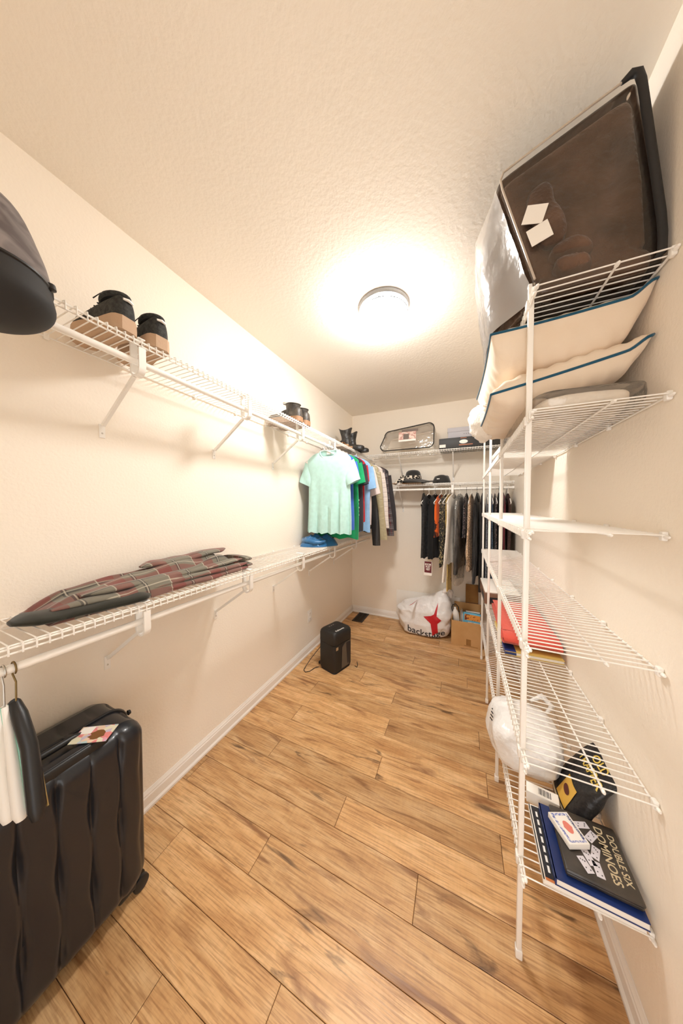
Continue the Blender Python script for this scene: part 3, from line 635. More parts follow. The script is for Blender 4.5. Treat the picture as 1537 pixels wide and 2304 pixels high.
# ================================================================== footwear
def shoe(name,label,loc,rotz,upper,sole,Ls=.28,w=.095,heel_h=.085,shaft=None,shaft_w=.09,sole_t=.026,laces=None,group=None,heel=0.0,stripe=None,toe_w=None,cat='shoe',rot=None,shaft_lean=0.0,liner=None):
    """local +x points to the toe, origin under the heel centre"""
    t=thing(name,label,cat,loc,rotz,group,rot)
    ns=22; rs=[]; so=[]
    toe_w=toe_w or w
    for i in range(ns+1):
        f=i/ns; x=-.04+f*Ls
        hw=.5*interp([(0,.35*w),(.03,.60*w),(.10,.74*w),(.25,.76*w),(.42,.74*w),(.62,.96*toe_w),(.78,toe_w),(.90,.82*toe_w),(.97,.48*toe_w),(1,.16*toe_w)],f)
        hh=interp([(0,heel_h*.82),(.05,heel_h),(.18,heel_h*.95),(.33,heel_h*.92),(.45,heel_h*.86),(.62,heel_h*.62),(.78,heel_h*.52),(.9,heel_h*.46),(.97,heel_h*.36),(1,heel_h*.22)],f)
        zb=sole_t+heel*(1-smoothstep(.22,.5,f))
        ring=[]; m=18
        for k in range(m+1):
            a=PI*k/m; ca,sa=math.cos(a),math.sin(a)
            ring.append((x+.004*math.sin(a),hw*math.copysign(abs(ca)**.55,ca),zb+(hh)*abs(sa)**.7))
        rs.append(ring); so.append((x,hw*1.05+.003,zb))
    if shaft:
        # opening and shaft of a boot
        pass
    up=MB().loft(rs,cap=True).build('upper',upper,t,smooth=50)
    # sole
    rg=[]
    for x,hw,zb in so:
        z0=.0 if heel==0 else max(0,(zb-sole_t)*.92)
        if heel and x<.045: z0=0
        rg.append([(x*1.01,-hw,z0),(x*1.01,-hw*1.02,(z0+zb)/2),(x*1.01,-hw*.98,zb+.006),(x*1.01,hw*.98,zb+.006),(x*1.01,hw*1.02,(z0+zb)/2),(x*1.01,hw,z0)])
    MB().loft(rg).build('sole',sole,t,smooth=40)
    zt=sole_t+heel+heel_h*.80
    if shaft:
        rings=[]
        for j in range(10):
            f=j/9; z=zt-.045+f*shaft
            rx=lerp(.062,.050,min(1,f*2)) if f<.5 else lerp(.050,shaft_w*.56,(f-.5)*2); rw=lerp(w*.40,shaft_w*.42,f)
            cx=.042-.012*f+shaft_lean*f
            dip=0
            rings.append([(cx+rx*math.cos(2*PI*k/24),rw*math.sin(2*PI*k/24)*(1+.05*math.sin(5*f*3+k)),z+(.018*math.cos(2*PI*2*k/24)*f**3 if shaft>.15 else .006*math.cos(2*PI*k/24)*f)) for k in range(24)])
        sh=MB().loft(rings,cap=False).build('shaft',upper,t,smooth=60)
        inner=[[(x*.93+.003,y*.9,z-.001) for x,y,z in r] for r in rings[4:]]
        MB().loft(inner,cap=False).build('lining',liner or M_['black2'],sh,smooth=60)
        MB().tube(rings[-1],.0035,6,closed=True).build('rim',upper,sh)
    else:
        pts=[]
        for k in range(24):
            a=2*PI*k/24; x=.030+.058*math.cos(a); pts.append((x,w*.33*math.sin(a),sole_t+heel_h*(.98 if x<.03 else lerp(.98,.90,(x-.03)/.058))+.004))
        MB().tube(pts,.007,6,closed=True).build('collar',upper,t,smooth=60)
        MB().prism([(p[0],p[1]) for p in pts],sole_t+heel_h*.90,sole_t+heel_h*.97).build('opening',M_['black2'],t)
    if laces:
        for k in range(5):
            x=.088+.019*k; hz=sole_t+heel_h*interp([(0,.93),(.088,.93),(.17,.62)],x)+.004
            MB().tube([(x-.004,-.022,hz-.006),(x,0,hz+.003),(x+.004,.022,hz-.006)],.0028,6).build('lace',laces,t)
        MB().tube([(.088,0,sole_t+heel_h+.004),(.07,-.018,sole_t+heel_h+.022),(.095,-.034,sole_t+heel_h+.010),(.088,0,sole_t+heel_h+.004),(.075,.02,sole_t+heel_h+.025),(.10,.03,sole_t+heel_h+.006)],.0022,5).build('bow',laces,t)
    if stripe:
        MB().tube([(-.0395,-.016,sole_t+heel_h*.76),(-.043,0,sole_t+heel_h*.79),(-.0395,.016,sole_t+heel_h*.76)],[.004,.006,.004],6).build('heel_tab',stripe,t)
    return t
ZS=ZU+.0005
g['knit']=bump(mottle(mat('black_knit_mesh',(.02,.02,.02),.85),(.012,.013,.012),(.05,.05,.045),90),320,.6,.003)
g['foam']=bump(mat('tan_foam_sole',(.50,.34,.22),.7),120,.3,.003); g['gum']=mat('gum_sole',(.30,.16,.08),.6)
g['oldleather']=bump(mottle(mat('worn_dark_leather',(.05,.04,.03),.5),(.028,.023,.019),(.11,.09,.07),14),70,.5,.004)
g['cowleather']=bump(mottle(mat('black_tooled_leather',(.015,.014,.013),.35),(.01,.009,.009),(.05,.047,.043),30),40,.8,.008)
shoe('sneaker','black knit sneaker with tan sole, left of its pair on the high shelf','%s' and (.262,.568,ZS),PI+.10,g['knit'],g['foam'],Ls=.275,w=.10,heel_h=.085,sole_t=.042,laces=g['black2'],stripe=g['white_ink'],group='sneakers on the high left shelf')
shoe('sneaker','black knit sneaker with tan sole, right of its pair on the high shelf',(.262,.690,ZS),PI-.05,g['knit'],g['foam'],Ls=.275,w=.10,heel_h=.085,sole_t=.042,laces=g['black2'],stripe=g['white_ink'],group='sneakers on the high left shelf')
for y,lb,r in ((1.705,'worn dark leather ankle boot, nearer of its pair on the high shelf',.08),(1.815,'worn dark leather ankle boot, farther of its pair on the high shelf',-.04)):
    b=shoe('ankle_boot',lb,(.262,y,ZS),PI+r,g['oldleather'],g['gum'],Ls=.285,w=.105,heel_h=.08,sole_t=.030,shaft=.085,shaft_w=.105,group='ankle boots on the high left shelf',cat='boot')
    MB().tube([(.093,-.03,.135),(.10,.0,.15),(.093,.03,.135)],.004,6).build('strap',g['oldleather'],b)
    MB().tube([(.10+.016*math.cos(a*PI/5),.014*math.sin(a*PI/5),.150+.006*math.sin(a*PI/5)) for a in range(10)],.0022,5,closed=True).build('ring',M_['gold'],b)
for y,lb,r in ((2.81,'black tooled cowboy boot, nearer of the pair in the corner',.35),(2.985,'black tooled cowboy boot, farther of the pair in the corner',.25)):
    shoe('cowboy_boot',lb,(.150,y,ZS),r-.25,g['cowleather'],g['black'],Ls=.29,w=.095,heel_h=.075,sole_t=.012,heel=.03,shaft=.175,shaft_w=.135,group='cowboy boots in the corner',toe_w=.085,cat='boot')
g['cork']=mat('tan_cork',(.42,.25,.13),.7)
for y,lb in ((2.62,'tan and brown flat sandal beside cowboy boots, nearer of its pair'),(2.73,'tan and brown flat sandal beside cowboy boots, farther of its pair')):
    s=thing('sandal',lb,'sandal',(.262,y,ZS),PI,'sandals on the high left shelf')
    out=[]
    for k in range(28):
        a=2*PI*k/28; x=.09+.13*math.cos(a); w=.036+.008*math.cos(a); out.append((x,w*math.sin(a)))
    MB().prism(out,0,.022).build('sole',g['cork'],s,smooth=30); 
    MB().loft([[(x,-.046,.012),(x,-.036,.045),(x,0,.058),(x,.036,.045),(x,.046,.012)] for x in (.10,.13,.16)],wrap=False,cap=False).build('strap',g['oldleather'],s,smooth=60)
    MB().loft([[(x,-.046,.012),(x,-.036,.040),(x,0,.05),(x,.036,.040),(x,.046,.012)] for x in (.01,.03)],wrap=False,cap=False).build('heel_strap',g['tan'],s,smooth=60)

# ================================================================== grey hat at the shelf end
g['heather']=stripes('heather_grey_wool',(.105,.085,.082),(.24,.21,.20),14,1.2,(1,1,1.6),.35,.7)
ht=thing('hat','heather grey hat with black lower band at the near end of the high left shelf','hat',(.402,.225,2.03),0,rot=(.05,-.08,0))
def dome(u,v):
    a=2*PI*u; p=v*PI*.5
    r=math.cos(p)**.8; x=.116*r*math.cos(a); y=.106*r*math.sin(a); z=.20*math.sin(p)**.95
    k=.006*nz((x*9,y*9,z*9),1.3)
    return (x*(1+k*8),y*(1+k*8),z+k)
MB().grid(48,20,dome,wrapu=True).build('crown',g['heather'],ht,smooth=60)
def brim(u,v):
    a=2*PI*u; r=1+.05*math.sin(v*PI*.8); z=-.095*v**.8
    k=max(0,1-max(0,v-.35)**2/.4226)**.5
    return (.118*r*math.cos(a)*k,.108*r*math.sin(a)*k,z-.012*(1-k))
MB().grid(48,16,brim,wrapu=True).build('band',g['black2'],ht,smooth=60,label='black lower band')
MB().tube([(.118*math.cos(a*PI/20),.108*math.sin(a*PI/20),.001) for a in range(40)],.0045,6,closed=True).build('band_seam',g['black'],ht)
MB().lathe([(0,.006),(.006,.004),(.008,0)],12).xform(Matrix.Translation((.082,.075,-.045))@Matrix.Rotation(PI/2,4,(-.6,.8,0))).build('eyelet',g['black'],ht)
MB().lathe([(0,.010),(.009,.006),(.010,-.006),(0,-.010)],12).xform(Matrix.Translation((.070,.090,.004))).build('toggle',g['black'],ht)

# ================================================================== plaid trousers on the low shelf
g['redplaid']=plaid('red_green_plaid',(.175,.16,.125),[(0,.105,.34,.0,(.20,.04,.038),.5),(1,.19,.30,.1,(.20,.035,.032),.55),(0,.105,.10,.62,(.03,.028,.03),.6),(1,.19,.08,.66,(.03,.028,.03),.6),(0,.052,.06,.25,(.50,.45,.36),.6),(1,.095,.045,.25,(.50,.45,.36),.6)],coord='Object')
g['lining']=fabric('dark_olive_lining',(.022,.022,.016),.95)
tr=thing('plaid_trousers','red and green plaid flannel trousers lying folded on the low left shelf','trousers',(.15,.765,ZL+.0012),0)
def roll(nm,pts,rx,rz,mt,seed,parent=tr):
    """long flattened fold of cloth along pts"""
    rings=[]; n=20; m=len(pts)
    for i,(x,y,z) in enumerate(pts):
        f=i/(m-1); e=max(.10,min(1,9*f,9*(1-f)))**.5; r=[]
        for k in range(n):
            a=2*PI*k/n; wob=1+.16*nz((math.cos(a)*2,y*11,seed),1.0)
            r.append((x+rx*e*wob*math.cos(a),y,max(0,z+rz*e*wob*math.sin(a))))
        rings.append(r)
    return MB().loft(rings).build(nm,mt,parent,smooth=70)
def path(y0,y1,x,z,dx,dz,seed,n=34):
    o=[]
    for i in range(n):
        f=i/(n-1); y=lerp(y0,y1,f); o.append((x+dx*f+.010*nz((f*4,seed,0),1),y,z+dz*f+.006*nz((f*5,seed,3),1)))
    return o
def top(u,v):
    y=lerp(-.40,.40,v); x=lerp(-.135,.098,u); f=v
    e=min(1,max(0,min(u,1-u)*7))**.5*min(1,max(0,min(v,1-v)*9))**.5
    h=interp([(0,.05),(.3,.078),(.6,.098),(.85,.112),(1,.10)],f)*(1-.42*u**1.5)
    h+=.016*math.sin(13*u+4*f+1.5*nz((u*3,f*4,1),1))*(.4+f)*.8+.010*nz((x*30,y*9,7),1)
    return (x+.016*math.sin(5*f),y,max(.001,h*e))
MB().grid(44,60,top).build('folded_leg',g['redplaid'],tr,smooth=75)
roll('fold',path(-.40,.42,.062,.013,.045,0,1),.030,.013,g['redplaid'],1.2)
roll('fold',path(-.38,.43,.050,.034,.048,.002,2),.032,.012,g['redplaid'],3.4)
roll('fold',path(-.30,.41,.030,.056,.044,.004,5),.034,.012,g['redplaid'],5.6)
roll('fold',path(-.05,.43,-.070,.094,-.020,.014,8),.052,.013,g['redplaid'],7.1)
roll('waistband',[(x,.425+.012*math.sin(x*30),.052+.006*math.cos(x*40)) for x in (.0,.0)][:1]+[(.0,.42+.006*i,.055) for i in range(1,9)],.105,.016,g['redplaid'],8.2)
roll('waistband',[(.010,.415+.0065*i,.020) for i in range(10)],.100,.016,g['redplaid'],9.3)
roll('hem_lining',path(-.46,-.11,.020,.017,.070,-.002,11),.068,.0175,g['lining'],11.0)
# blue satin cloth heap under the shirts
g['bluesat']=bump(mat('blue_satin',(.015,.13,.32),.32,sheen=.3,spec=.5),18,.5,.02)
bl=thing('blue_cloth','crumpled blue satin cloth on the low left shelf under the T-shirts','cloth',(.17,2.20,ZL+.001),0)
def heap(u,v):
    a=2*PI*u; r=v
    e=1+.12*math.sin(3*a+1)+.08*math.sin(5*a)
    x=.155*r*e*math.cos(a); y=.17*r*e*math.sin(a)
    z=.085*(1-r**3)*(1+.5*nz((x*16,y*16,2),1))+.025*abs(nz((x*40,y*22,5),1))
    return (x,y,max(.0,z if v<1 else 0))
MB().grid(64,22,heap,wrapu=True).build('cloth_heap',g['bluesat'],bl,smooth=70)
for k in range(3):
    pts=[(.14*math.cos(.9+k+j*.35),.15*math.sin(.9+k+j*.35),.022+.012*k+.008*math.sin(j*1.7)) for j in range(9)]
    MB().tube(pts,[.006,.018,.023,.02,.024,.02,.022,.016,.006],8).build('fold',g['bluesat'],bl,smooth=70)

# ================================================================== suitcase
g['abs']=bump(mat('dark_grey_abs',(.010,.012,.017),.32,spec=.5,coat=.15),900,.12,.0006)
sc=thing('suitcase','large dark ribbed hard-shell suitcase on spinner wheels under the low left shelf','suitcase',(.163,.335,0))
A_,B_,R_=.268,.322,.07      # half width (y), half height (z), corner radius
ZC=.05+B_
def groove(y,z):
    g_=0
    for i,c in enumerate((-.222,-.142,-.062,.018,.098,.178,.245)):
        per=.27; ph=(i*.5)%1
        s=(z/per+ph)%1; lens=max(0,math.sin(PI*s))**3
        d=abs(y-c-.002*math.sin(z*9+i)); wd=.0038+.006*lens
        if d<wd*2.2: g_=max(g_,(.006+.010*lens)*math.exp(-(d/wd)**2))
    return g_
def rr(u,v):
    y,z=u*A_,v*B_; cy,cz=max(-(A_-R_),min(A_-R_,y)),max(-(B_-R_),min(B_-R_,z)); dy,dz=y-cy,z-cz
    l=math.hypot(dy,dz)
    if l>1e-9: k=max(abs(dy),abs(dz))/l; dy*=k; dz*=k; l*=k
    return cy+dy,cz+dz,l
def shell(sign,xf,xm):
    m=MB(); nu,nv=120,70
    def fn(u,v):
        y,z,l=rr(u*2-1,v*2-1); r=.052; e=max(0,(l-(R_-r))/r)
        drop=r*(1-math.sqrt(max(0,1-min(1,e)**2)))
        return (sign*(xf-drop-groove(y,z)*(1-e)),y,ZC+z)
    m.grid(nu,nv,fn,flip=sign<0)
    bd=[]
    N1=60
    per=[(-1+2*i/N1,-1) for i in range(N1)]+[(1,-1+2*i/N1) for i in range(N1)]+[(1-2*i/N1,1) for i in range(N1)]+[(-1,1-2*i/N1) for i in range(N1)]
    rings=[]
    for x in (xf-.052,xf-.08,xf-.11,xm):
        ring=[]
        for u,v in per:
            y,z,l=rr(u,v); gsc=0 if x in (xm,xf-.052) else 1
            gg=groove(y,0.1)*gsc if abs(v)>.999 else (groove(z*.8,.1)*gsc)
            k=1-gg*.9/max(.1,math.hypot(y,z))
            ring.append((sign*x,y*k,ZC+z*k))
        rings.append(ring)
    m.loft(rings,cap=False); return m
shell(1,.152,.006).build('front_shell',g['abs'],sc,smooth=50)
shell(-1,.152,.006).build('rear_shell',g['abs'],sc,smooth=50)
zp=[]
for i in range(120):
    a=i/120*4; s=int(a); f=a-s
    u,v=[(-1+2*f,-1),(1,-1+2*f),(1-2*f,1),(-1,1-2*f)][s]; y,z,l=rr(u,v); zp.append((0,y*1.004,ZC+z*1.004))
MB().tube(zp,.0075,6,closed=True).build('zipper',g['black'],sc,smooth=60)
# carry handle on top, trolley grip, wheels, studs
h=MB().tube([(.055,-.11,ZC+B_-.004),(.055,-.105,ZC+B_+.016),(.055,-.09,ZC+B_+.022),(.055,.09,ZC+B_+.022),(.055,.105,ZC+B_+.016),(.055,.11,ZC+B_-.004)],.011,8)
h.build('carry_handle',g['black'],sc,smooth=60)
MB().rbox(.092,-.19,ZC+B_-.022,.135,.155,ZC+B_+.014,.010).build('trolley_grip',g['black'],sc,smooth=40)
MB().rbox(.098,-.18,ZC+B_+.010,.128,.145,ZC+B_+.0165,.003).build('grip_button',g['abs'],sc,smooth=40)
for y in (-.20,.205):
    for x in (-.105,.105):
        wh=MB().rbox(x-.022,y-.03,.035,x+.022,y+.03,.075,.008).build('wheel_fork',g['black'],sc)
        for s in (-1,1):
            MB().lathe([(0,-.009),(.020,-.009),(.0265,-.006),(.0265,.006),(.020,.009),(0,.009)],20).xform(Matrix.Translation((x+s*.014,y+.045*(1 if y>0 else -1),.0275))@Matrix.Rotation(PI/2,4,'Y')).build('wheel',g['black'],wh,smooth=40)
for z in (.20,.66):
    MB().lathe([(0,.010),(.008,.008),(.010,0)],12).xform(Matrix.Translation((.02,A_-.001,z))@Matrix.Rotation(-PI/2,4,'X')).build('side_foot',g['black'],sc)
lt=thing('luggage_tag','colourful printed luggage tag lying on the suitcase handle','tag',(.262,.462,ZC+B_+.0182),.55,rot=(0,.05,.62))
def tagmat():
    m=mat('tag_print',(.7,.6,.6),.3,coat=.5); tc=N(m,'ShaderNodeTexCoord'); v=N(m,'ShaderNodeTexVoronoi'); v.inputs['Scale'].default_value=55; L(m,tc.outputs['Object'],v.inputs['Vector'])
    r=N(m,'ShaderNodeValToRGB'); r.color_ramp.interpolation='CONSTANT'; e=r.color_ramp.elements; e[0].color=(.55,.5,.62,1); e[1].position=.85; e[1].color=(.75,.72,.55,1)
    for p,c in ((.2,(.75,.25,.25)),(.35,(.8,.6,.45)),(.5,(.45,.62,.65)),(.65,(.75,.35,.45))): k=e.new(p); k.color=(*c,1)
    s=N(m,'ShaderNodeSeparateColor'); L(m,v.outputs['Color'],s.inputs[0]); L(m,s.outputs[0],r.inputs[0]); L(m,r.outputs[0],bsdf(m).inputs['Base Color']); return m
MB().rbox(-.055,-.035,0,.055,.035,.003,.0012).build('card',tagmat(),lt)
MB().box(-.05,.002,.0031,-.012,.031,.0034).build('label_panel',M_['paper'],lt,smooth=0)
bp_=[(.012+.022*math.cos(a*PI/8)*(1+.25*math.sin(3*a)),-.005+.02*math.sin(a*PI/8)) for a in range(16)]
MB().prism(bp_,.0031,.0035).build('brown_print',mat('brown_print',(.20,.08,.02),.4),lt)
MB().rbox(-.09,-.008,.0,-.05,.008,.003,.001).build('strap',g['black'],lt)
# hanger with strap and mint-white hangers at the near end of the low rod
bh=thing('suit_hanger','black suit hanger with a brass hook hanging before the suitcase','hanger',(RODX,.287,RODL),0)
ph=[(HOOKR*math.cos(-.3*PI+1.3*PI*k/12),0,HOOKR*math.sin(-.3*PI+1.3*PI*k/12)) for k in range(13)]+[(-.010,0,-.022),(.004,.002,-.04),(.010,0,-.075),(.006,0,-.11)]
MB().tube(ph,.0022,6).build('hook',mat('dark_brass',(.22,.15,.06),.4,metal=.8),bh)
for s in (-1,1):
    MB().tube([(s*.0,0,-.10),(s*.03,.0,-.125),(s*.075,.004,-.20),(s*.125,0,-.345),(s*.130,0,-.37)],[.012,.016,.017,.018,.012],10).build('arm',g['black'],bh,smooth=60)
MB().tube([(.008,.006,-.10),(.030,.020,-.16),(.075,.022,-.26),(.125,.02,-.36)],.0026,6).build('brass_wire',M_['gold'],bh)
g['mint']=mat('mint_plastic',(.30,.62,.50),.4)
for i,(y,dx,lb) in enumerate(((.268,-.012,'white plastic hanger with mint edge in front of the suitcase'),(.252,-.035,'second white plastic hanger with mint edge, nearest the camera'))):
    mh=thing('plastic_hanger',lb,'hanger',(RODX,y,RODL),0,'mint-edged hangers on the low rod')
    MB().tube([(HOOKR*math.cos(-.3*PI+1.3*PI*k/12),0,HOOKR*math.sin(-.3*PI+1.3*PI*k/12)) for k in range(13)]+[(-.010,0,-.022),(0,0,-.04),(0,0,-.10)],.0022,6).build('hook',M_['steel'],mh)
    for s in (-1,1):
        o=MB().tube([(0,0,-.10),(s*(.03+dx*.2),0,-.16),(s*(.070+dx),0,-.26),(s*(.100+dx),0,-.355),(s*(.104+dx),0,-.372)],[.008,.010,.013,.016,.010],10).build('arm',M_['plas'],mh,smooth=60)
        MB().tube([(0,.009,-.10),(s*(.036+dx*.2),.011,-.158),(s*(.082+dx),.011,-.255),(s*(.114+dx),.010,-.345)],.0035,6).build('mint_edge',g['mint'],o,smooth=60)

# ================================================================== shredder
sh=thing('paper_shredder','black paper shredder standing on the floor by the left wall','shredder',(.347,2.205,0),-.31)
g['shred']=bump(mat('black_textured_plastic',(.012,.0115,.011),.55),700,.25,.0008)
def sring(z,ix,iy,r=.03):
    pts=[]; wx,wy=.100-ix,.118-iy
    for cx,cy,a0 in ((wx-r,wy-r,0),(-(wx-r),wy-r,PI/2),(-(wx-r),-(wy-r),PI),(wx-r,-(wy-r),1.5*PI)):
        for k in range(6): a=a0+PI/2*k/5; pts.append((cx+r*math.cos(a),cy+r*math.sin(a),z))
    return pts
MB().loft([sring(.0,.006,.006),sring(.012,.012,.012),sring(.016,.003,.003),sring(.03,.0,.0),sring(.20,-.001,-.001),sring(.255,0,0)]).build('bin',g['shred'],sh,smooth=30)
hd=MB().loft([sring(.257,.001,.001),sring(.262,-.001,-.001),sring(.335,-.001,-.001),sring(.355,.004,.004),sring(.367,.014,.014),sring(.371,.028,.028,.02)]).build('cutter_head',g['shred'],sh,smooth=40)
MB().box(-.006,-.100,.3705,.006,.095,.3722).build('paper_slot',g['ink'],hd,smooth=0)
MB().box(-.062,-.06,.3705,-.02,.03,.3722).build('control_panel',g['abs'],hd,smooth=0)
for yy in (-.04,-.015,.01):
    MB().box(-.045,yy-.004,.372,-.037,yy+.004,.3732).build('button',M_['steel'],hd,smooth=0)
text_part('logo','Fellowes',.030,M_['white_ink'],frame((.072,-.02,.3722),(0,1,0),(-1,0,0)),hd,bold=.0005)
# window at the front corner of the bin
wm=mat('smoky_window',(.10,.085,.07),.2)
MB().loft([[(.1015,-.03,.03),(.1015,.075,.03),(.1015,.095,.25),(.1015,.02,.25),(.1015,-.02,.22)],[(.1030,-.03,.03),(.1030,.075,.03),(.1030,.095,.25),(.1030,.02,.25),(.1030,-.02,.22)]]).build('window',wm,sh,smooth=0)
MB().loft([[(.1035,.05,.05),(.1035,.07,.05),(.1035,.092,.245),(.1035,.03,.245)],[(.1042,.05,.05),(.1042,.07,.05),(.1042,.092,.245),(.1042,.03,.245)]]).build('window_shade',g['ink'],sh,smooth=0)
MB().box(.1008,-.100,.215,.1022,-.072,.242).build('sticker',M_['steel'],sh,smooth=0)
cdz=.004
cb=thing('power_cord','thin black power cord curling behind the shredder','cord',(0,0,0))
MB().tube([(.243,2.27,.20),(.19,2.20,.15),(.13,2.12,.06),(.105,2.06,.006),(.115,2.02,.004),(.145,2.00,.004),(.175,2.03,.004),(.19,2.09,.004),(.215,2.12,.004)],.0032,6).build('cable',g['black'],cb,smooth=60)
MB().rbox(.185,2.165,.0005,.215,2.195,.022,.004).build('plug',g['black'],cb)
MB().tube([(.51,2.34,.004),(.535,2.29,.004),(.54,2.26,.004),(.515,2.27,.004)],.0032,6).build('cable',g['black'],cb,smooth=60)
# ================================================================== right-hand shelves
# ---- brown blanket in a clear vinyl bag, top shelf
bb=thing('blanket_bag','large clear vinyl storage bag stuffed with a brown blanket on the top right shelf','storage bag',(1.680,1.30,RZ[0]+.001))
g['brownfleece']=bump(mottle(mat('brown_fleece',(.10,.055,.033),.95,sheen=.2),(.065,.036,.022),(.145,.082,.052),9),60,.7,.01)
def rblock(x0,x1,y0,y1,z0,z1,n=18,amp=.012,seed=0,rnd=4.0,top=None,lean=0.0,fold=0.0):
    """soft rounded block with lumps"""
    m=MB(); cx,cy,cz=(x0+x1)/2,(y0+y1)/2,(z0+z1)/2; hx,hy,hz=(x1-x0)/2,(y1-y0)/2,(z1-z0)/2
    def fn(u,v):
        a=2*PI*u; p=(v-.5)*PI
        def sp(c,e): return math.copysign(abs(c)**e,c)
        e=2/rnd
        x=sp(math.cos(p),e)*sp(math.cos(a),e); y=sp(math.cos(p),e)*sp(math.sin(a),e); z=sp(math.sin(p),e)
        P=Vector((cx+hx*x,cy+hy*y,cz+hz*z))
        d=amp*noise.noise(P*7+Vector((seed,seed*.5,0)))+amp*.6*noise.noise(P*19+Vector((0,seed,0)))+fold*abs(math.sin(P.z*38+2.5*noise.noise(P*6)))*.5
        nrm=Vector((x/hx,y/hy,z/hz)).normalized()
        P=P+nrm*d; P.x+=lean*(P.z-z0)
        if top: P.z=z0+(P.z-z0)*top(P.x,P.y)
        P.z=max(P.z,z0)
        return P
    return m.grid(n*4,n*2,fn,wrapu=True)
def bagmap(s,t,h):
    """s across (-1 room side, 1 wall side), t near to far (-1..1), h height 0..1 -> point of the leaning, bulging bag"""
    z=h*(.435+.055*s)*(1-.10*smoothstep(-.2,1,t)); q=(s+1)/2
    xl=-.066-.29*z-.105*smoothstep(-1,-.35,t)*(1-smoothstep(.5,1.0,t)*.6)*(1-.55*h); xr=.200-.125*z
    return Vector((lerp(xl,xr,q),-.295+(t+1)/2*.56,z))
def bagblock(k,amp,seed,rnd,fold=0.0,n=22,box=((-1,1),(-1,1),(0,1))):
    (s0,s1),(t0,t1),(h0,h1)=box
    def fn(u,v):
        a=2*PI*u; p=(v-.5)*PI
        def sp(c,e): return math.copysign(abs(c)**e,c)
        e=2/rnd; x=sp(math.cos(p),e)*sp(math.cos(a),e); y=sp(math.cos(p),e)*sp(math.sin(a),e); z=sp(math.sin(p),e)
        P=bagmap(lerp(s0,s1,(x*k+1)/2),lerp(t0,t1,(y*k+1)/2),lerp(h0,h1,(z*k+1)/2))
        d=amp*noise.noise(P*8+Vector((seed,seed*.5,0)))+amp*.6*noise.noise(P*21+Vector((0,seed,0)))
        if fold: d-=fold*(1-abs(math.sin(P.z*20+P.x*9+4*noise.noise(P*5+Vector((seed,0,0))))))**3
        nr=Vector((x,y,z)).normalized(); P=P+nr*d; P.z=max(P.z,0.0); return P
    return MB().grid(n*5,n*3,fn,wrapu=True)
bagblock(1.0,.010,3,18,fold=.034).build('blanket',g['brownfleece'],bb,smooth=70)
bagblock(1.0,.010,7,3.2,fold=.03,n=12,box=((-.62,.10),(-1.09,-.85),(.08,.32))).build('blanket_fold',g['brownfleece'],bb,smooth=70)
bagblock(1.0,.010,9,3.2,fold=.02,n=12,box=((-.75,-.25),(-1.09,-.85),(.30,.80))).build('blanket_fold',g['brownfleece'],bb,smooth=70)
g['vinyl']=plastic_film('bag_vinyl',(1,.95,.89),op=.025,gl=.05,rough=.16,bs=9,bstr=.8)
bagblock(1.045,.002,8,26,n=22).build('vinyl_shell',g['vinyl'],bb,smooth=70)
sp_=plastic_film('lamp_sheen_vinyl',(1,.96,.92),op=.42,gl=.15,rough=.14,bs=11,bstr=1.0)  # whitish layer added over the clear side, imitating lamp reflections on wrinkled vinyl
MB().grid(30,24,lambda u,v: bagmap(-1.0,lerp(-.99,.98,u),lerp(.01,.98,v))+Vector((-.012-.004*noise.noise(Vector((u*7,v*6,2))),0,0))).build('side_panel',sp_,bb,smooth=70,label='clear side panel whitened to imitate lamp sheen')
def edge(ss): return [bagmap(s,-1.05,h)+Vector((0,-.006,0)) for s,h in ss]
right=[(.86,.0),(.96,.03),(1.0,.12)]+[(1.02,.12+.1*k) for k in range(1,8)]+[(1.02,.95),(1.0,1.01),(.92,1.03),(.80,1.02)]
MB().tube(edge(right),[.006]+[.0095]*(len(right)-2)+[.005],8).build('zip_edge',g['black2'],bb,smooth=60,label='black zip edge along the wall side')
left=[(.80,1.02)]+[(.8-.2*k,1.02) for k in range(1,9)]+[(-.92,1.02),(-1.0,.98)]+[(-1.02,.9-.1*k) for k in range(9)]
MB().tube(edge(left),.0032,6).build('seam',mat('clear_seam',(.50,.43,.36),.3),bb,smooth=60)
for k,(s,h,r) in enumerate(((-.70,.56,.30),(-.72,.41,-.30))):
    c=bagmap(s,-1.06,h)+Vector((0,-.012,0))
    MB().box(-.027,-.0008,-.026,.027,.0008,.026).xform(Matrix.Translation(c)@Matrix.Rotation(r,4,'Y')).build('paper_label',M_['paper'],bb,smooth=0)
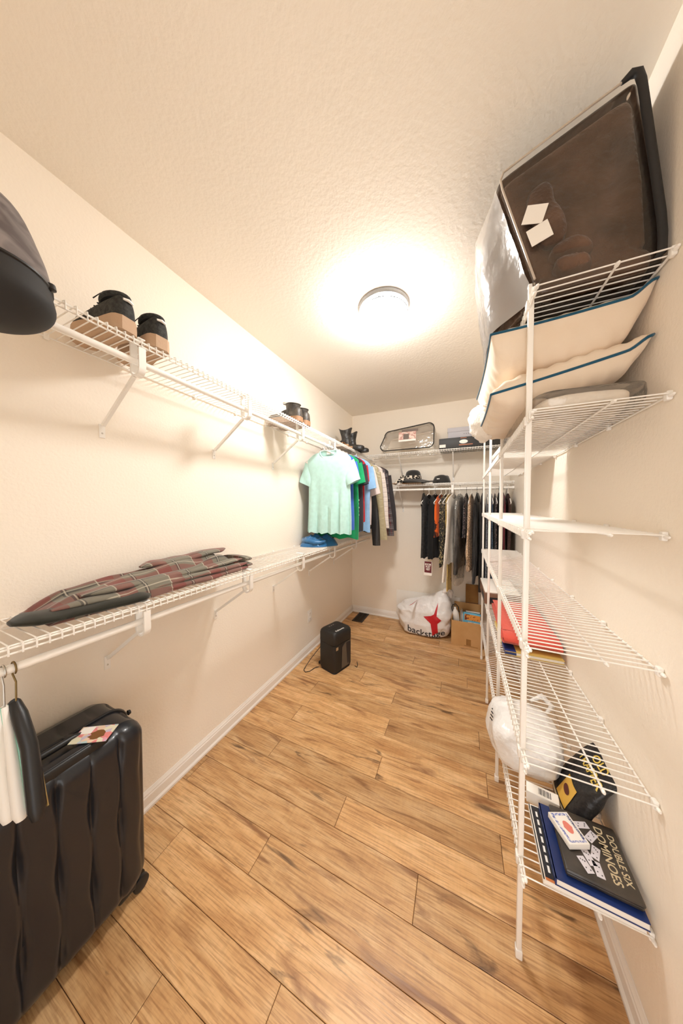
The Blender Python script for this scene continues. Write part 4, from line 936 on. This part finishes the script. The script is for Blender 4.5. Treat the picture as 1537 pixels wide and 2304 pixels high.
# ---- two pillows and the packed bedding, second shelf
g['pillow']=bump(mottle(mat('cream_pillow_cotton',(.80,.68,.54),.9,sheen=.2),(.76,.63,.49),(.83,.72,.59),5),240,.25,.002)
g['piping']=fabric('teal_blue_piping',(.012,.085,.15),.7)
def pillow(label,loc,rot,w,l,tu,td,seed,tip=0.0):
    o=thing('pillow',label,'pillow',loc,0,'piped pillows on the second right-hand shelf',rot=rot)
    def pos(u,v,s):
        e=max(0,1-abs(u)**3.4)**.5*max(0,1-abs(v)**9)**.45
        r=max(abs(u),abs(v))
        x=w/2*u*(1-.035*(1-v*v)*abs(u)**3); y=l/2*v*(1-.03*(1-u*u)*abs(v)**3)
        z=(tu if s>0 else td)*s*e*(1+.18*nz((u*1.7,v*1.7,seed),1))
        z+=s*.003*math.sin(26*(u if abs(v)>abs(u) else v)+seed)*smoothstep(.70,.9,r)*(1-smoothstep(.93,1,r))
        z+=tip*smoothstep(.72,1,u)*smoothstep(.3,-1,v)
        return (x,y,z)
    m=MB().grid(56,84,lambda u,v:pos(u*2-1,v*2-1,1)).grid(56,84,lambda u,v:pos(u*2-1,v*2-1,-1),flip=True)
    m.build('cushion',g['pillow'],o,smooth=80)
    P=[(-1+2*i/40,-1) for i in range(40)]+[(1,-1+2*i/52) for i in range(52)]+[(1-2*i/40,1) for i in range(40)]+[(-1,1-2*i/52) for i in range(52)]
    MB().tube([pos(u,v,0) for u,v in P],.0042,6,closed=True).build('piping',g['piping'],o,smooth=60,label='blue piping')
    return o
zz=RZ[1]
pillow('upper cream pillow with blue piping under the top right shelf',(1.682,1.335,zz+.300),(.02,-.06,.02),.400,.62,.020,.130,1.0,tip=.030)
p2_=pillow('lower cream pillow with blue piping on top of packed bedding',(1.682,1.335,zz+.134),(.03,-.20,.015),.400,.62,.050,.070,2.0,tip=.02)
bg_=MB()
def bulge(u,v):
    a=2*PI*u; p=(v-.5)*PI; P=Vector((-.175+.055*math.cos(p)*math.cos(a),.215+.11*math.cos(p)*math.sin(a),.030+.092*math.sin(p)))
    return P*(1+.10*noise.noise(P*22)+.05*noise.noise(P*60))
bg_.grid(48,30,bulge,wrapu=True).build('scrunched_end',bump(mat('white_cotton',(.84,.80,.74),.9,sheen=.2),90,.6,.006),p2_,smooth=80)
bd=thing('bedding_pack','white bedding packed in a clear plastic wrap on the second right shelf','bedding',(1.735,1.36,zz+.001))
g['whitebed']=bump(mat('white_quilt',(.80,.74,.66),.9,sheen=.2),24,.6,.012)
rblock(-.120,.125,-.36,.32,.002,.050,14,.006,4,5,fold=.006).build('quilt',g['whitebed'],bd,smooth=70)
rblock(-.140,.140,-.385,.34,.0,.058,14,.005,6,7).build('wrap',g['film'],bd,smooth=70)
# flat white box on the same shelf, farther back
wb=thing('flat_box','flat white box lying farther back on the second right shelf','box',(1.735,2.12,zz+.001),.03)
MB().rbox(-.12,-.24,0,.13,.24,.075,.004).build('box_base',M_['paper'],wb); MB().rbox(-.124,-.244,.045,.134,.244,.080,.004).build('lid',M_['paper'],wb)
MB().box(-.1248,-.20,.018,-.1206,.20,.036).build('printed_stripe',mat('grey_stripe',(.35,.33,.33),.6),wb,smooth=0)
# ---- fifth shelf: red folded cloth, yellow book, dark box at far end
z5=RZ[4]
g['redcloth']=bump(mat('red_woven_cloth',(.62,.075,.045),.9,sheen=.3),170,.8,.004,stretch=(1,.2,1))
rc=thing('red_cloth','red woven mat folded on the fifth right shelf','mat',(1.745,2.02,z5+.024))
def sheet(z,off,seed,fl):
    def fn(u,v):
        x=lerp(-.125,.13,u); y=lerp(-.38+off,.26,v)
        e=smoothstep(0,.10,v)
        return (x,y,z+.004*nz((x*8,y*8,seed),1)+(.012*math.sin(PI*min(1,v/.14)) if v<.14 else 0))
    return fn
rings=[]
prof=[(.26,.004),(-.20,.004),(-.33,.006),(-.375,.020),(-.385,.036),(-.365,.055),(-.31,.062),(-.25,.058),(-.24,.046),(-.28,.040),(-.33,.036),(-.335,.030),(-.31,.026),(-.20,.022),(.26,.022)]
for i in range(13):
    u=i/12; x=lerp(-.125,.130,u); rings.append([(x,y+.006*nz((u*3,y*9,1),1),z*(1+.12*nz((u*4,y*6,4),1))) for y,z in prof])
MB().loft(rings,wrap=False,cap=False).build('folded_sheet',g['redcloth'],rc,smooth=60)
rings=[]
for i in range(13):
    u=i/12; x=lerp(-.120,.128,u); rings.append([(x,lerp(-.30,.25,k/10),.062+.004*nz((x*9,k*.5,2),1)-.012*smoothstep(.7,1,k/10)) for k in range(11)])
MB().loft(rings,wrap=False,cap=False).build('top_sheet',g['redcloth'],rc,smooth=60)
yb=thing('yellow_book','thin yellow and navy book under the red mat','book',(1.745,1.90,z5+.001),.03)
MB().box(-.13,-.29,0,.12,.10,.004).build('back_cover',mat('yellow_cover',(.62,.45,.12),.5),yb,smooth=0); MB().box(-.128,-.288,.004,.118,.098,.017).build('pages',M_['paper'],yb,smooth=0)
MB().box(-.13,-.29,.017,.12,.10,.021).build('front_cover',mat('yellow_cover2',(.62,.45,.12),.5),yb,smooth=0); MB().box(-.1305,-.29,.0,-.08,-.18,.0215).build('corner_print',g['navy'],yb,smooth=0)
kb=thing('game_box','brown and black printed box at the far end of the fifth right shelf','box',(1.690,2.60,z5+.001),.02)
bx=mat('brown_box_print',(.20,.10,.06),.5)
MB().rbox(-.115,-.22,0,.13,.22,.085,.003).build('carton',bx,kb)
MB().box(-.085,-.2212,.008,.06,-.2198,.055).box(-.1162,-.19,.012,-.1148,.0,.06).build('dark_panel',g['ink'],kb,smooth=0)
MB().box(.01,-.2220,.015,.075,-.2205,.05).build('pale_panel',mat('pale_panel',(.55,.40,.32),.5),kb,smooth=0)
for i in range(5): MB().box(.016+i*.011,-.2228,.02,.022+i*.011,-.2215,.045).build('printed_letter',M_['white_ink'],kb,smooth=0)
MB().rbox(-.112,-.215,.0855,.125,.215,.098,.003).build('lid',M_['paper'],kb)
# ---- lowest shelf
z6=RZ[5]+.001
wp=thing('plastic_bag','stuffed white plastic bag on the lowest right shelf','bag',(1.672,1.415,z6))
g['whitebag']=bump(mat('white_bag_film',(.80,.79,.78),.28,spec=.5),16,.8,.02); bsdf(g['whitebag']).inputs['Subsurface Weight'].default_value=.0
def bagfn(sx,sy,sz,seed,amp,rnd=3.0,zoff=0):
    def fn(u,v):
        a=2*PI*u; p=(v-.5)*PI
        def sp(c,e): return math.copysign(abs(c)**e,c)
        e=2/rnd; x=sp(math.cos(p),e)*sp(math.cos(a),e); y=sp(math.cos(p),e)*sp(math.sin(a),e); z=sp(math.sin(p),e)
        P=Vector((sx*x,sy*y,sz*z)); n1=noise.noise(P*9+Vector((seed,0,seed))); n2=noise.ridged_multi_fractal(P*11+Vector((0,seed,0)),.9,2,4,1.0,2.0) if True else 0
        P*=1+amp*(1.0*n1+.35*(n2-1)); P.z=max(P.z+sz,0)+zoff
        return P
    return fn
MB().grid(96,56,bagfn(.135,.150,.105,3.0,.13,2.7),wrapu=True).build('bag_body',g['whitebag'],wp,smooth=80)
for k in range(5):
    MB().box(-.002,-.0016,-.010,.002,.0016,.010).xform(Matrix.Translation((-.128+.004*k,-.03+.016*k,.150+.004*k))@Matrix.Rotation(-.6,4,'Y')).build('printed_mark',g['ink'],wp,smooth=0)
MB().tube([(.05,.12,.19),(.10,.14,.215),(.13,.10,.20),(.10,.06,.19)],[.006,.014,.012,.006],8).build('handle_loop',g['whitebag'],wp,smooth=70)
# black pouch with yellow lettering
g['blackpouch']=bump(mat('black_pouch_film',(.014,.013,.014),.38,spec=.5),26,.7,.012)
pk=thing('black_pouch','black plastic pouch with yellow lettering leaning on the wall, lowest shelf','pouch',(1.790,1.252,z6),0,rot=(-.30,0,-PI/2))
def pouch(u,v):
    a=2*PI*u; z=.245*v
    w=.100*(1-.10*v); t=.034*(1-v**2.2)+.004
    ca,sa=math.cos(a),math.sin(a)
    x=w*math.copysign(abs(ca)**.55,ca); y=t*math.copysign(abs(sa)**.8,sa)
    P=Vector((x,y,z)); k=.010*nz((x*14,y*14,z*14),1,2)
    return (x,y+k+.10*v*v*.45,z)
MB().grid(56,26,pouch,wrapu=True).build('pouch_body',g['blackpouch'],pk,smooth=70)
pb=MB(); pb.grid(56,26,pouch,wrapu=True); me_=pb.mesh('tmp'); bm_=bmesh.new(); bm_.from_mesh(me_); bvh_p=BVHTree.FromBMesh(bm_); bm_.free()
def decal(name,vs,fs,mtx,bvh,dirn,off,mt,parent,label=None):
    """print conformed to a curved surface"""
    d=Vector(dirn).normalized(); out=[]
    for v in vs:
        p=mtx@Vector(v); h,nn,i,ds=bvh.ray_cast(p-d*.3,d)
        out.append((h-d*off) if h is not None else p)
    return MB().add(out,fs).build(name,mt,parent,smooth=0,label=label)
def finegrid(w,h,n=8):
    m=MB(); m.grid(n,n,lambda u,v:((u-.5)*w,(v-.5)*h,0)); return m.v,m.f
for i,(s,zc,sz) in enumerate((('OLD',.215,.036),('TRAPPER',.178,.036))):
    vs,fs=text_geo(s,sz,.0006)
    decal('lettering',vs,fs,frame((.01,-.08,zc),(1,0,0),(0,0,1)),bvh_p,(0,1,0),.0015,M_['yellow_ink'],pk)
vs,fs=finegrid(.075,.085); decal('picture_panel',vs,fs,frame((.02,-.08,.065),(1,0,0),(0,0,1)),bvh_p,(0,1,0),.0015,mat('panel_yellow',(.70,.42,.07),.45),pk)
vs=[(.022*math.cos(a*PI/10),.014*math.sin(a*PI/10),0) for a in range(20)]; decal('brown_oval',vs,[tuple(range(20))],frame((.02,-.08,.07),(1,0,0),(0,0,1)),bvh_p,(0,1,0),.0026,mat('brown_oval',(.10,.015,.01),.45),pk)
vs,fs=finegrid(.20,.010,12); decal('cream_band',vs,fs,frame((.0,-.08,.012),(1,0,0),(0,0,1)),bvh_p,(0,1,0),.0018,mat('cream_band',(.62,.55,.40),.5),pk)
# books
def book(label,loc,rotz,w,l,t,cover,group=None,spine=None):
    b=thing('book',label,'book',loc,rotz,group); c=.0022
    MB().box(-w/2,-l/2,0,w/2,l/2,c).build('back_cover',cover,b,smooth=0); MB().box(-w/2+.003,-l/2+.002,c,w/2-.001,l/2-.002,t-c).build('pages',M_['paper'],b,smooth=0)
    MB().box(-w/2,-l/2,t-c,w/2,l/2,t).build('front_cover',cover,b,smooth=0); MB().box(-w/2-c*.4,-l/2,0,-w/2+.003,l/2,t).build('spine',spine or cover,b,smooth=0); return b
b1=book('white and black covered book at the bottom of the pile on the lowest shelf',(1.760,1.065,z6),-.02,.225,.225,.016,mat('white_cover',(.80,.77,.72),.4))
MB().box(-.106,-.105,.0162,-.075,.108,.0166).build('black_strip',g['ink'],b1,smooth=0); MB().box(-.106,-.112,.0162,-.075,-.105,.0166).build('orange_strip',mat('orange_strip',(.75,.25,.08),.5),b1,smooth=0)
for i in range(7): MB().box(-.096,-.09+i*.027,.0167,-.090,-.072+i*.027,.0169).build('title_mark',M_['white_ink'],b1,smooth=0)
b2=book('blue covered hardback lying under the dominoes tin on the lowest shelf',(1.777,1.060,z6+.0172),-.03,.200,.222,.022,g['navy'])
dt=thing('dominoes_tin','dark printed dominoes tin on top of the blue book','tin',(1.790,1.062,z6+.0396),-.03)
g['tin']=mottle(mat('dark_tin_print',(.035,.028,.022),.35,coat=.3),(.02,.017,.014),(.06,.048,.038),12)
MB().rbox(-.085,-.095,0,.085,.095,.016,.006).build('tin_base',g['tin'],dt); ld=MB().rbox(-.087,-.097,.012,.087,.097,.024,.006).build('tin_lid',g['tin'],dt)
text_part('lettering','DOUBLE SIX',.024,mat('gold_print',(.62,.52,.34),.45),frame((.066,0,.0243),(0,-1,0),(1,0,0)),dt,bold=.0004)
text_part('lettering','DOMINOES',.030,bpy.data.materials['gold_print'],frame((.038,0,.0243),(0,-1,0),(1,0,0)),dt,bold=.0005)
rd=random.Random(5)
for i,(x,y,r) in enumerate(((-.015,-.035,1.9),(.0,-.058,1.6),(.008,-.012,1.2),(-.02,.012,2.2),(.012,.035,.9),(-.03,-.06,2.0),(-.005,.062,.4))):
    dm=MB().rbox(-.020,-.010,0,.020,.010,.0012,.0006).xform(Matrix.Translation((x,y,.0242))@Matrix.Rotation(r,4,'Z')).build('domino_print',mat('domino_ivory',(.66,.64,.70),.4) if i==0 else bpy.data.materials['domino_ivory'],dt)
    q=MB()
    for px,py in ((-.013,-.004),(-.007,.004),(.007,-.004),(.013,.004),(.010,0)): q.box(px-.0014,py-.0014,.0012,px+.0014,py+.0014,.0015)
    q.xform(Matrix.Translation((x,y,.0242))@Matrix.Rotation(r,4,'Z')).build('pips',g['ink'],dm,smooth=0)
cdk=thing('card_box','white and blue playing card box with red emblem on the dominoes tin','card box',(1.738,1.078,z6+.0396+.0262),0.42)
MB().rbox(-.032,-.044,0,.032,.044,.018,.0012).build('carton',M_['paper'],cdk)
bl_=mat('blue_line_print',(.06,.08,.30),.5)
m=MB()
for x0,y0,x1,y1 in ((-.027,-.040,-.020,.040),(.020,-.040,.027,.040),(-.020,.033,.020,.040),(-.020,-.040,.020,-.035)): m.box(x0,y0,.0182,x1,y1,.0185)
pal=mottle(mat('card_border',(.45,.48,.66),.5),(.10,.14,.45),(.75,.76,.82),160,.4,.6); m.build('border_print',pal,cdk,smooth=0)
vs=[(.011*math.cos(a*PI/10)*(1.2 if a%5==0 else 1),.018*math.sin(a*PI/10),.0186) for a in range(20)]
MB().add(vs,[tuple(range(20))]).build('red_emblem',mat('pink_red',(.72,.22,.17),.5),cdk,smooth=0)
text_part('lettering','PLAYING CARDS',.0085,g['ink'],frame((.0235,0,.0188),(0,-1,0),(1,0,0)),cdk,bold=.0002)
bcx=thing('barcode_box','small white carton with a barcode beside the books on the lowest shelf','box',(1.700,1.215,z6),-.15)
MB().rbox(-.05,-.022,0,.05,.022,.045,.002).build('carton',M_['paper'],bcx)
for i in range(11): MB().box(-.012+i*.0036,-.014,.0451,-.012+i*.0036+(.0022 if i%3 else .0012),.012,.0454).build('bar',g['ink'],bcx,smooth=0)
cs=thing('clear_case','flat clear plastic case lying behind the books on the lowest shelf','case',(1.775,1.262,z6),.05)
MB().rbox(-.06,-.045,0,.03,.018,.012,.003).build('case',g['film'],cs)

# ================================================================== back shelves
zb=ZU+.001
cbg=thing('clear_zip_bag','empty clear vinyl bag with black piping standing on the high back shelf','storage bag',(.80,3.285,zb),0,rot=(-.13,0,0))
def prof_loop(y,ix=0,top=1.0,n=8):
    x0,x1,z0,z1=-.31+ix,.315-ix,.004+ix,.30-ix; r=.06; pts=[]
    for cx,cz,a0 in ((x1-r,z1-r,0),(x0+r+.05,z1-r-.05,PI/2),(x0+r,z0+r,PI),(x1-r,z0+r,1.5*PI)):
        for k in range(n): a=a0+PI/2*k/(n-1); pts.append((cx+r*math.cos(a),y,cz+r*math.sin(a)))
    return pts
MB().loft([prof_loop(-.135,.006),prof_loop(-.12),prof_loop(.0,-.004),prof_loop(.13)],cap=True).build('vinyl_shell',g['film'],cbg,smooth=50)
MB().tube(prof_loop(-.135,.004),.0058,6,closed=True).build('piping',g['black2'],cbg,smooth=60,label='black piping')
MB().tube(prof_loop(-.128,.032),.0022,6,closed=True).build('inner_seam',mat('beige_seam',(.45,.36,.26),.5),cbg,smooth=60)
ins=MB().box(-.085,-.1425,.10,.115,-.1405,.215).build('photo_insert',stripes('insert_print',(.55,.30,.26),(.80,.66,.58),28,1.2,(1,1,1),.42,.58),cbg,smooth=0)
MB().box(-.05,-.144,.215,.135,-.1425,.243).box(-.03,-.1445,.125,.035,-.143,.19).build('dark_print',mat('taupe_print',(.16,.12,.10),.5),ins,smooth=0)
MB().box(-.084,-.1445,.1005,.114,-.143,.122).build('pale_print',M_['paper'],ins,smooth=0)
kbx=thing('long_black_box','long black carton with white emblem on the high back shelf','box',(1.485,3.31,zb))
MB().rbox(-.320,-.13,0,.335,.13,.112,.003).build('carton',mat('black_carton',(.018,.017,.016),.5),kbx)
MB().box(-.315,-.1315,.012,-.25,-.1303,.045).build('address_label',M_['paper'],kbx,smooth=0)
MB().lathe([(0,.0),(.042,.0),(.042,.001),(0,.001)],24).xform(Matrix.Translation((-.07,-.1305,.062))@Matrix.Scale(.5,4,(0,0,1))@Matrix.Rotation(PI/2,4,'X')).build('white_emblem',M_['white_ink'],kbx)
MB().box(-.115,-.1315,.024,.02,-.1303,.033).box(-.10,-.1315,.098,-.04,-.1303,.104).build('orange_print',mat('orange_print',(.55,.20,.10),.5),kbx,smooth=0)
gbx=thing('grey_box','pale grey shoe box with lid on top of the long black carton','box',(1.455,3.335,zb+.1125))
gm=mat('pale_grey_card',(.50,.49,.53),.6)
MB().rbox(-.20,-.09,0,.20,.09,.108,.002).build('box_base',gm,gbx); MB().rbox(-.205,-.095,.078,.205,.095,.125,.002).build('lid',gm,gbx)
for i in range(6): MB().box(-.04+i*.022,-.0912,.045,-.030+i*.022,-.0902,.053).build('printed_letter',mat('grey_print',(.2,.2,.22),.5) if i==0 else bpy.data.materials['grey_print'],gbx,smooth=0)
# hat on lower back shelf
zb2=1.756
fh=thing('floppy_hat','black wide-brimmed hat with a leopard scarf on the lower back shelf','hat',(.865,3.29,zb2+.018))
g['felt']=bump(mat('black_felt',(.022,.021,.020),.95,sheen=.3),300,.4,.002)
prof=[(0,.150),(.03,.150),(.06,.143),(.080,.125),(.088,.10),(.092,.06),(.095,.038)]
MB().lathe(prof,40).build('crown',g['felt'],fh,smooth=60)
def hb_(u,v):
    a=2*PI*u; r=lerp(.094,.215,v); z=.038-.030*v+.020*v*math.sin(2*a+.6)-.012*v*v
    y=r*math.sin(a); y=max(-.165,min(.165,y))
    return (r*math.cos(a),y,max(z,-.012))
MB().grid(64,10,hb_,wrapu=True).build('brim',g['felt'],fh,smooth=70)
g['scarf']=spots('black_white_leopard_silk',(.74,.66,.55),(.015,.013,.012),42,.42,.55,(.02,.018,.016))
MB().lathe([(.0955,.040),(.0995,.052),(.0985,.070),(.0935,.078)],40).build('scarf_band',g['scarf'],fh,smooth=60)
for k,(pts) in enumerate(([(-.075,-.065,.055),(-.10,-.095,.035),(-.15,-.135,.012),(-.185,-.150,-.010)],[(-.075,-.065,.055),(-.085,-.105,.04),(-.105,-.150,.015),(-.12,-.170,-.012)],[(-.08,-.06,.06),(-.115,-.07,.075),(-.12,-.085,.055)])):
    MB().tube(pts,[.012,.022,.022,.010][:len(pts)],8).build('scarf_tail',g['scarf'],fh,smooth=60)
bc=thing('baseball_cap','folded black cap beside the hat on the lower back shelf','cap',(1.190,3.27,zb2))
rings=[]
for z,w,d in ((0,.098,.09),(.02,.096,.088),(.05,.086,.078),(.078,.075,.06),(.085,.06,.05)):
    rings.append([(w*math.copysign(abs(math.cos(2*PI*k/32))**.7,math.cos(2*PI*k/32)),d*math.copysign(abs(math.sin(2*PI*k/32))**.7,math.sin(2*PI*k/32)),z+.006*math.sin(3*2*PI*k/32)*(z>.04)) for k in range(32)])
MB().loft(rings).build('crown',g['felt'],bc,smooth=50)
MB().grid(20,6,lambda u,v:(-.10+.10*(u*2-1)*.8,-.085-.05*v*math.sin(PI*(.1+.8*u)),.012+.010*math.sin(PI*u)*v),).build('peak',g['felt'],bc,smooth=60)
MB().box(-.045,-.0885,.040,-.015,-.0865,.048).build('woven_label',M_['white_ink'],bc,smooth=0)
sb_=thing('straw_tray','flat tan straw mat under the black hat','mat',(.80,3.275,zb2))
MB().rbox(-.16,-.11,0,.17,.15,.010,.004).build('mat',g['cork'],sb_)
# shelf end piece at the left of the lower back rod
es=tag(MB().rbox(.700,3.155,1.745,.760,3.165,1.775,.002).build('price_strip',M_['plas']),'small white plastic strip clipped to the lower back shelf','clip')

# ================================================================== floor items at the back
sbg=thing('shopping_bag','white plastic shopping bag with a red star and black lettering on the floor','bag',(1.015,3.265,.0008))
g['macybag']=bump(mat('shopping_bag_film',(.82,.80,.79),.35,spec=.4),12,.6,.02)
def shop(u,v):
    a=2*PI*u; ca,sa=math.cos(a),math.sin(a)
    def sp(c,e): return math.copysign(abs(c)**e,c)
    z=.47*v
    wx=interp([(0,.20),(.05,.265),(.25,.300),(.6,.300),(.8,.265),(.92,.235),(1,.20)],v); wy=interp([(0,.13),(.05,.17),(.3,.185),(.6,.16),(.8,.10),(.95,.04),(1,.015)],v)
    x=wx*sp(ca,.62); y=wy*sp(sa,.7)
    P=Vector((x,y,z)); k=.030*noise.noise(P*6+Vector((3,1,0)))+.018*noise.noise(P*15)
    sc_=1+k/.25*(1 if v>.04 else .3)
    # right side rises to the tied handle, left sags
    z2=z*(1+ (.16*smoothstep(.05,.26,x)-.24*smoothstep(.12,-.25,x))*smoothstep(.4,1,v))
    if v>.85: z2-=.05*math.cos(x*7)*(v-.85)/.15*.5
    return (x*sc_,y*sc_,max(0,z2+.010*noise.noise(P*20)*(v>.05)))
shm=MB().grid(110,60,shop,wrapu=True); 
vtop=[shop(i/110,1.0) for i in range(110)]
shm.add(vtop+[(sum(p[0] for p in vtop)/110,sum(p[1] for p in vtop)/110,sum(p[2] for p in vtop)/110-.06)],[(i,(i+1)%110,110) for i in range(110)])
vbot=[shop(i/110,0.0) for i in range(110)]
shm.add(vbot,[tuple(range(110))])
body=shm.build('bag_body',g['macybag'],sbg,smooth=80)
bm_=bmesh.new(); bm_.from_mesh(body.data); bvh_s=BVHTree.FromBMesh(bm_); bm_.free()
# star, warped as the bag is crumpled
star=[]
spk=[(x*1.2,y*1.15) for x,y in [(.020,.150),(.012,.035),(.055,.0),(.020,-.035),(.025,-.125),(-.022,-.160),(-.040,-.045),(-.105,.012),(-.038,.030),(-.012,.05)]]
tri=MB(); cxy=(-.008,0.0)
vs=[];fs=[]
nn=6
for i in range(len(spk)):
    a,b=spk[i],spk[(i+1)%len(spk)]
    base=len(vs)
    for r in range(nn+1):
        for s in range(r+1):
            f=r/nn; gfr=s/max(1,r)
            px=cxy[0]+(lerp(a[0],b[0],gfr)-cxy[0])*f; py=cxy[1]+(lerp(a[1],b[1],gfr)-cxy[1])*f; vs.append((px,py,0))
    idx=lambda r,s: base+r*(r+1)//2+s
    for r in range(nn):
        for s in range(r+1):
            fs.append((idx(r,s),idx(r+1,s),idx(r+1,s+1)))
            if s<r: fs.append((idx(r,s),idx(r+1,s+1),idx(r,s+1)))
decal('red_star',vs,fs,frame((.135,-.3,.225),(1,0,0),(0,0,1)),bvh_s,(0,1,0),.004,M_['red'],sbg,label='red printed star')
vs,fs=text_geo('backstage',.105,.0008)
def arc(v): return (v.x*1.0,v.y+.75*v.x*v.x-.0,0)
decal('lettering',[arc(v) for v in vs],fs,frame((.035,-.3,.052),(1,0,0),(0,0,1)),bvh_s,(0,1,0),.004,g['ink'],sbg,label='black lettering')
decal('red_corner',[(-.03,0,0),(.03,-.005,0),(.012,.028,0),(-.008,.022,0)],[(0,1,2,3)],frame((-.10,-.3,.385),(1,0,0),(0,0,1)),bvh_s,(0,1,0),.006,M_['red'],sbg)
MB().tube([(.20,-.02,.49),(.235,-.03,.53),(.265,.0,.545),(.285,.02,.50),(.29,.03,.43)],[.012,.030,.034,.030,.012],10).build('knotted_handle',g['macybag'],sbg,smooth=70)
MB().tube([(.215,.03,.49),(.255,.05,.52),(.295,.05,.50),(.30,.04,.45)],[.010,.020,.018,.008],8).build('knotted_handle',g['macybag'],sbg,smooth=70)
# cardboard box with odds and ends
bo=thing('cardboard_box','open cardboard box filled with odds and ends on the floor at the back','box',(1.475,3.235,.0008),-.06)
wx,wy,hz,t_=.148,.165,.262,.005
for nm,b in (('side_panel',(-wx,-wy,0,wx,-wy+t_,hz)),('side_panel',(-wx,wy-t_,0,wx,wy,hz)),('side_panel',(-wx,-wy+t_,0,-wx+t_,wy-t_,hz+.03)),('side_panel',(wx-t_,-wy+t_,0,wx,wy-t_,hz)),('bottom_panel',(-wx+t_,-wy+t_,0,wx-t_,wy-t_,t_))):
    MB().box(*b).build(nm,g['card'],bo,smooth=0)
def flap(nm,pts): MB().loft([pts,[(x,y,z+.004) for x,y,z in pts]]).build(nm,g['card'],bo,smooth=0)
flap('flap',[(-wx,wy,hz),(wx,wy,hz),(wx,wy+.02,hz+.09),(-wx,wy+.02,hz+.09)])
flap('flap',[(-.03,-wy,hz),(wx,-wy,hz),(wx,-wy+.02,hz-.03),(-.02,-wy+.03,hz-.03)])
MB().box(.0,-wy-.0012,.02,.045,-wy-.0002,.085).box(-.02,-wy-.0012,.012,.11,-wy-.0002,.017).build('printed_mark',g['card2'],bo,smooth=0)
MB().box(-wx-.0012,-.06,.15,-wx-.0002,-.03,.165).box(-wx-.0012,-.06,.125,-wx-.0002,-.03,.14).build('side_mark',g['ink'],bo,smooth=0)
# contents (things of their own)
bt=thing('spray_bottle','white plastic bottle leaning in the cardboard box','bottle',(1.375,3.20,.13),0,rot=(.12,-.10,0))
MB().lathe([(0,0),(.030,0),(.033,.01),(.033,.15),(.030,.19),(.018,.215),(.012,.225),(.012,.245),(0,.245)],20).build('bottle',M_['plas'],bt,smooth=50)
MB().tube([(-.030,.0,.20),(-.036,0,.24),(-.022,0,.275),(.010,0,.285),(.036,0,.25),(.036,0,.19)],.005,6).build('black_strap',g['black'],bt)
sn=thing('snack_box','blue and orange printed carton in the cardboard box','box',(1.515,3.155,.175),0,rot=(-.42,0,-.10))
MB().rbox(-.085,-.02,0,.085,.02,.155,.002).build('carton',mat('sky_blue_print',(.10,.42,.62),.45),sn)
MB().box(-.070,-.0212,.075,.083,-.0204,.135).build('orange_panel',stripes('orange_panel',(.75,.30,.06),(.20,.05,.03),30,.8,(1,1,1),.55,.62),sn,smooth=0)
MB().box(-.035,-.0214,.012,.083,-.0206,.06).build('cream_panel',mottle(mat('cream_panel',(.7,.66,.55),.5),(.72,.66,.55),(.45,.42,.36),120,.45,.6),sn,smooth=0)
db=thing('black_binder','black binder standing in the cardboard box','binder',(1.530,3.24,.02),-.06)
MB().rbox(-.075,-.022,0,.075,.022,.30,.003).build('cover',g['black2'],db); MB().box(-.07,-.016,.30,.07,.016,.303).build('pages',M_['paper'],db,smooth=0)
for i,(x,r,mt) in enumerate(((1.425,.05,'paper'),(1.440,.09,'card'),(1.412,.02,'paper'))):
    pf=thing('folder',('thin white','thin tan','second thin white')[i]+' folder standing in the cardboard box','folder',(x,3.26,.02),PI/2+r)
    MB().rbox(-.09,-.003,0,.09,.003,.285-.01*i,.001).build('sheet',M_[mt],pf)
tb=thing('tall_carton','tall dark brown carton standing against the back wall behind the box','carton',(1.525,3.430,.0008))
MB().rbox(-.066,-.010,.0,.066,.010,.575,.002).build('carton',g['card2'],tb)
MB().box(-.0665,-.0108,.36,.0665,-.0101,.364).build('crease',g['ink'],tb,smooth=0)
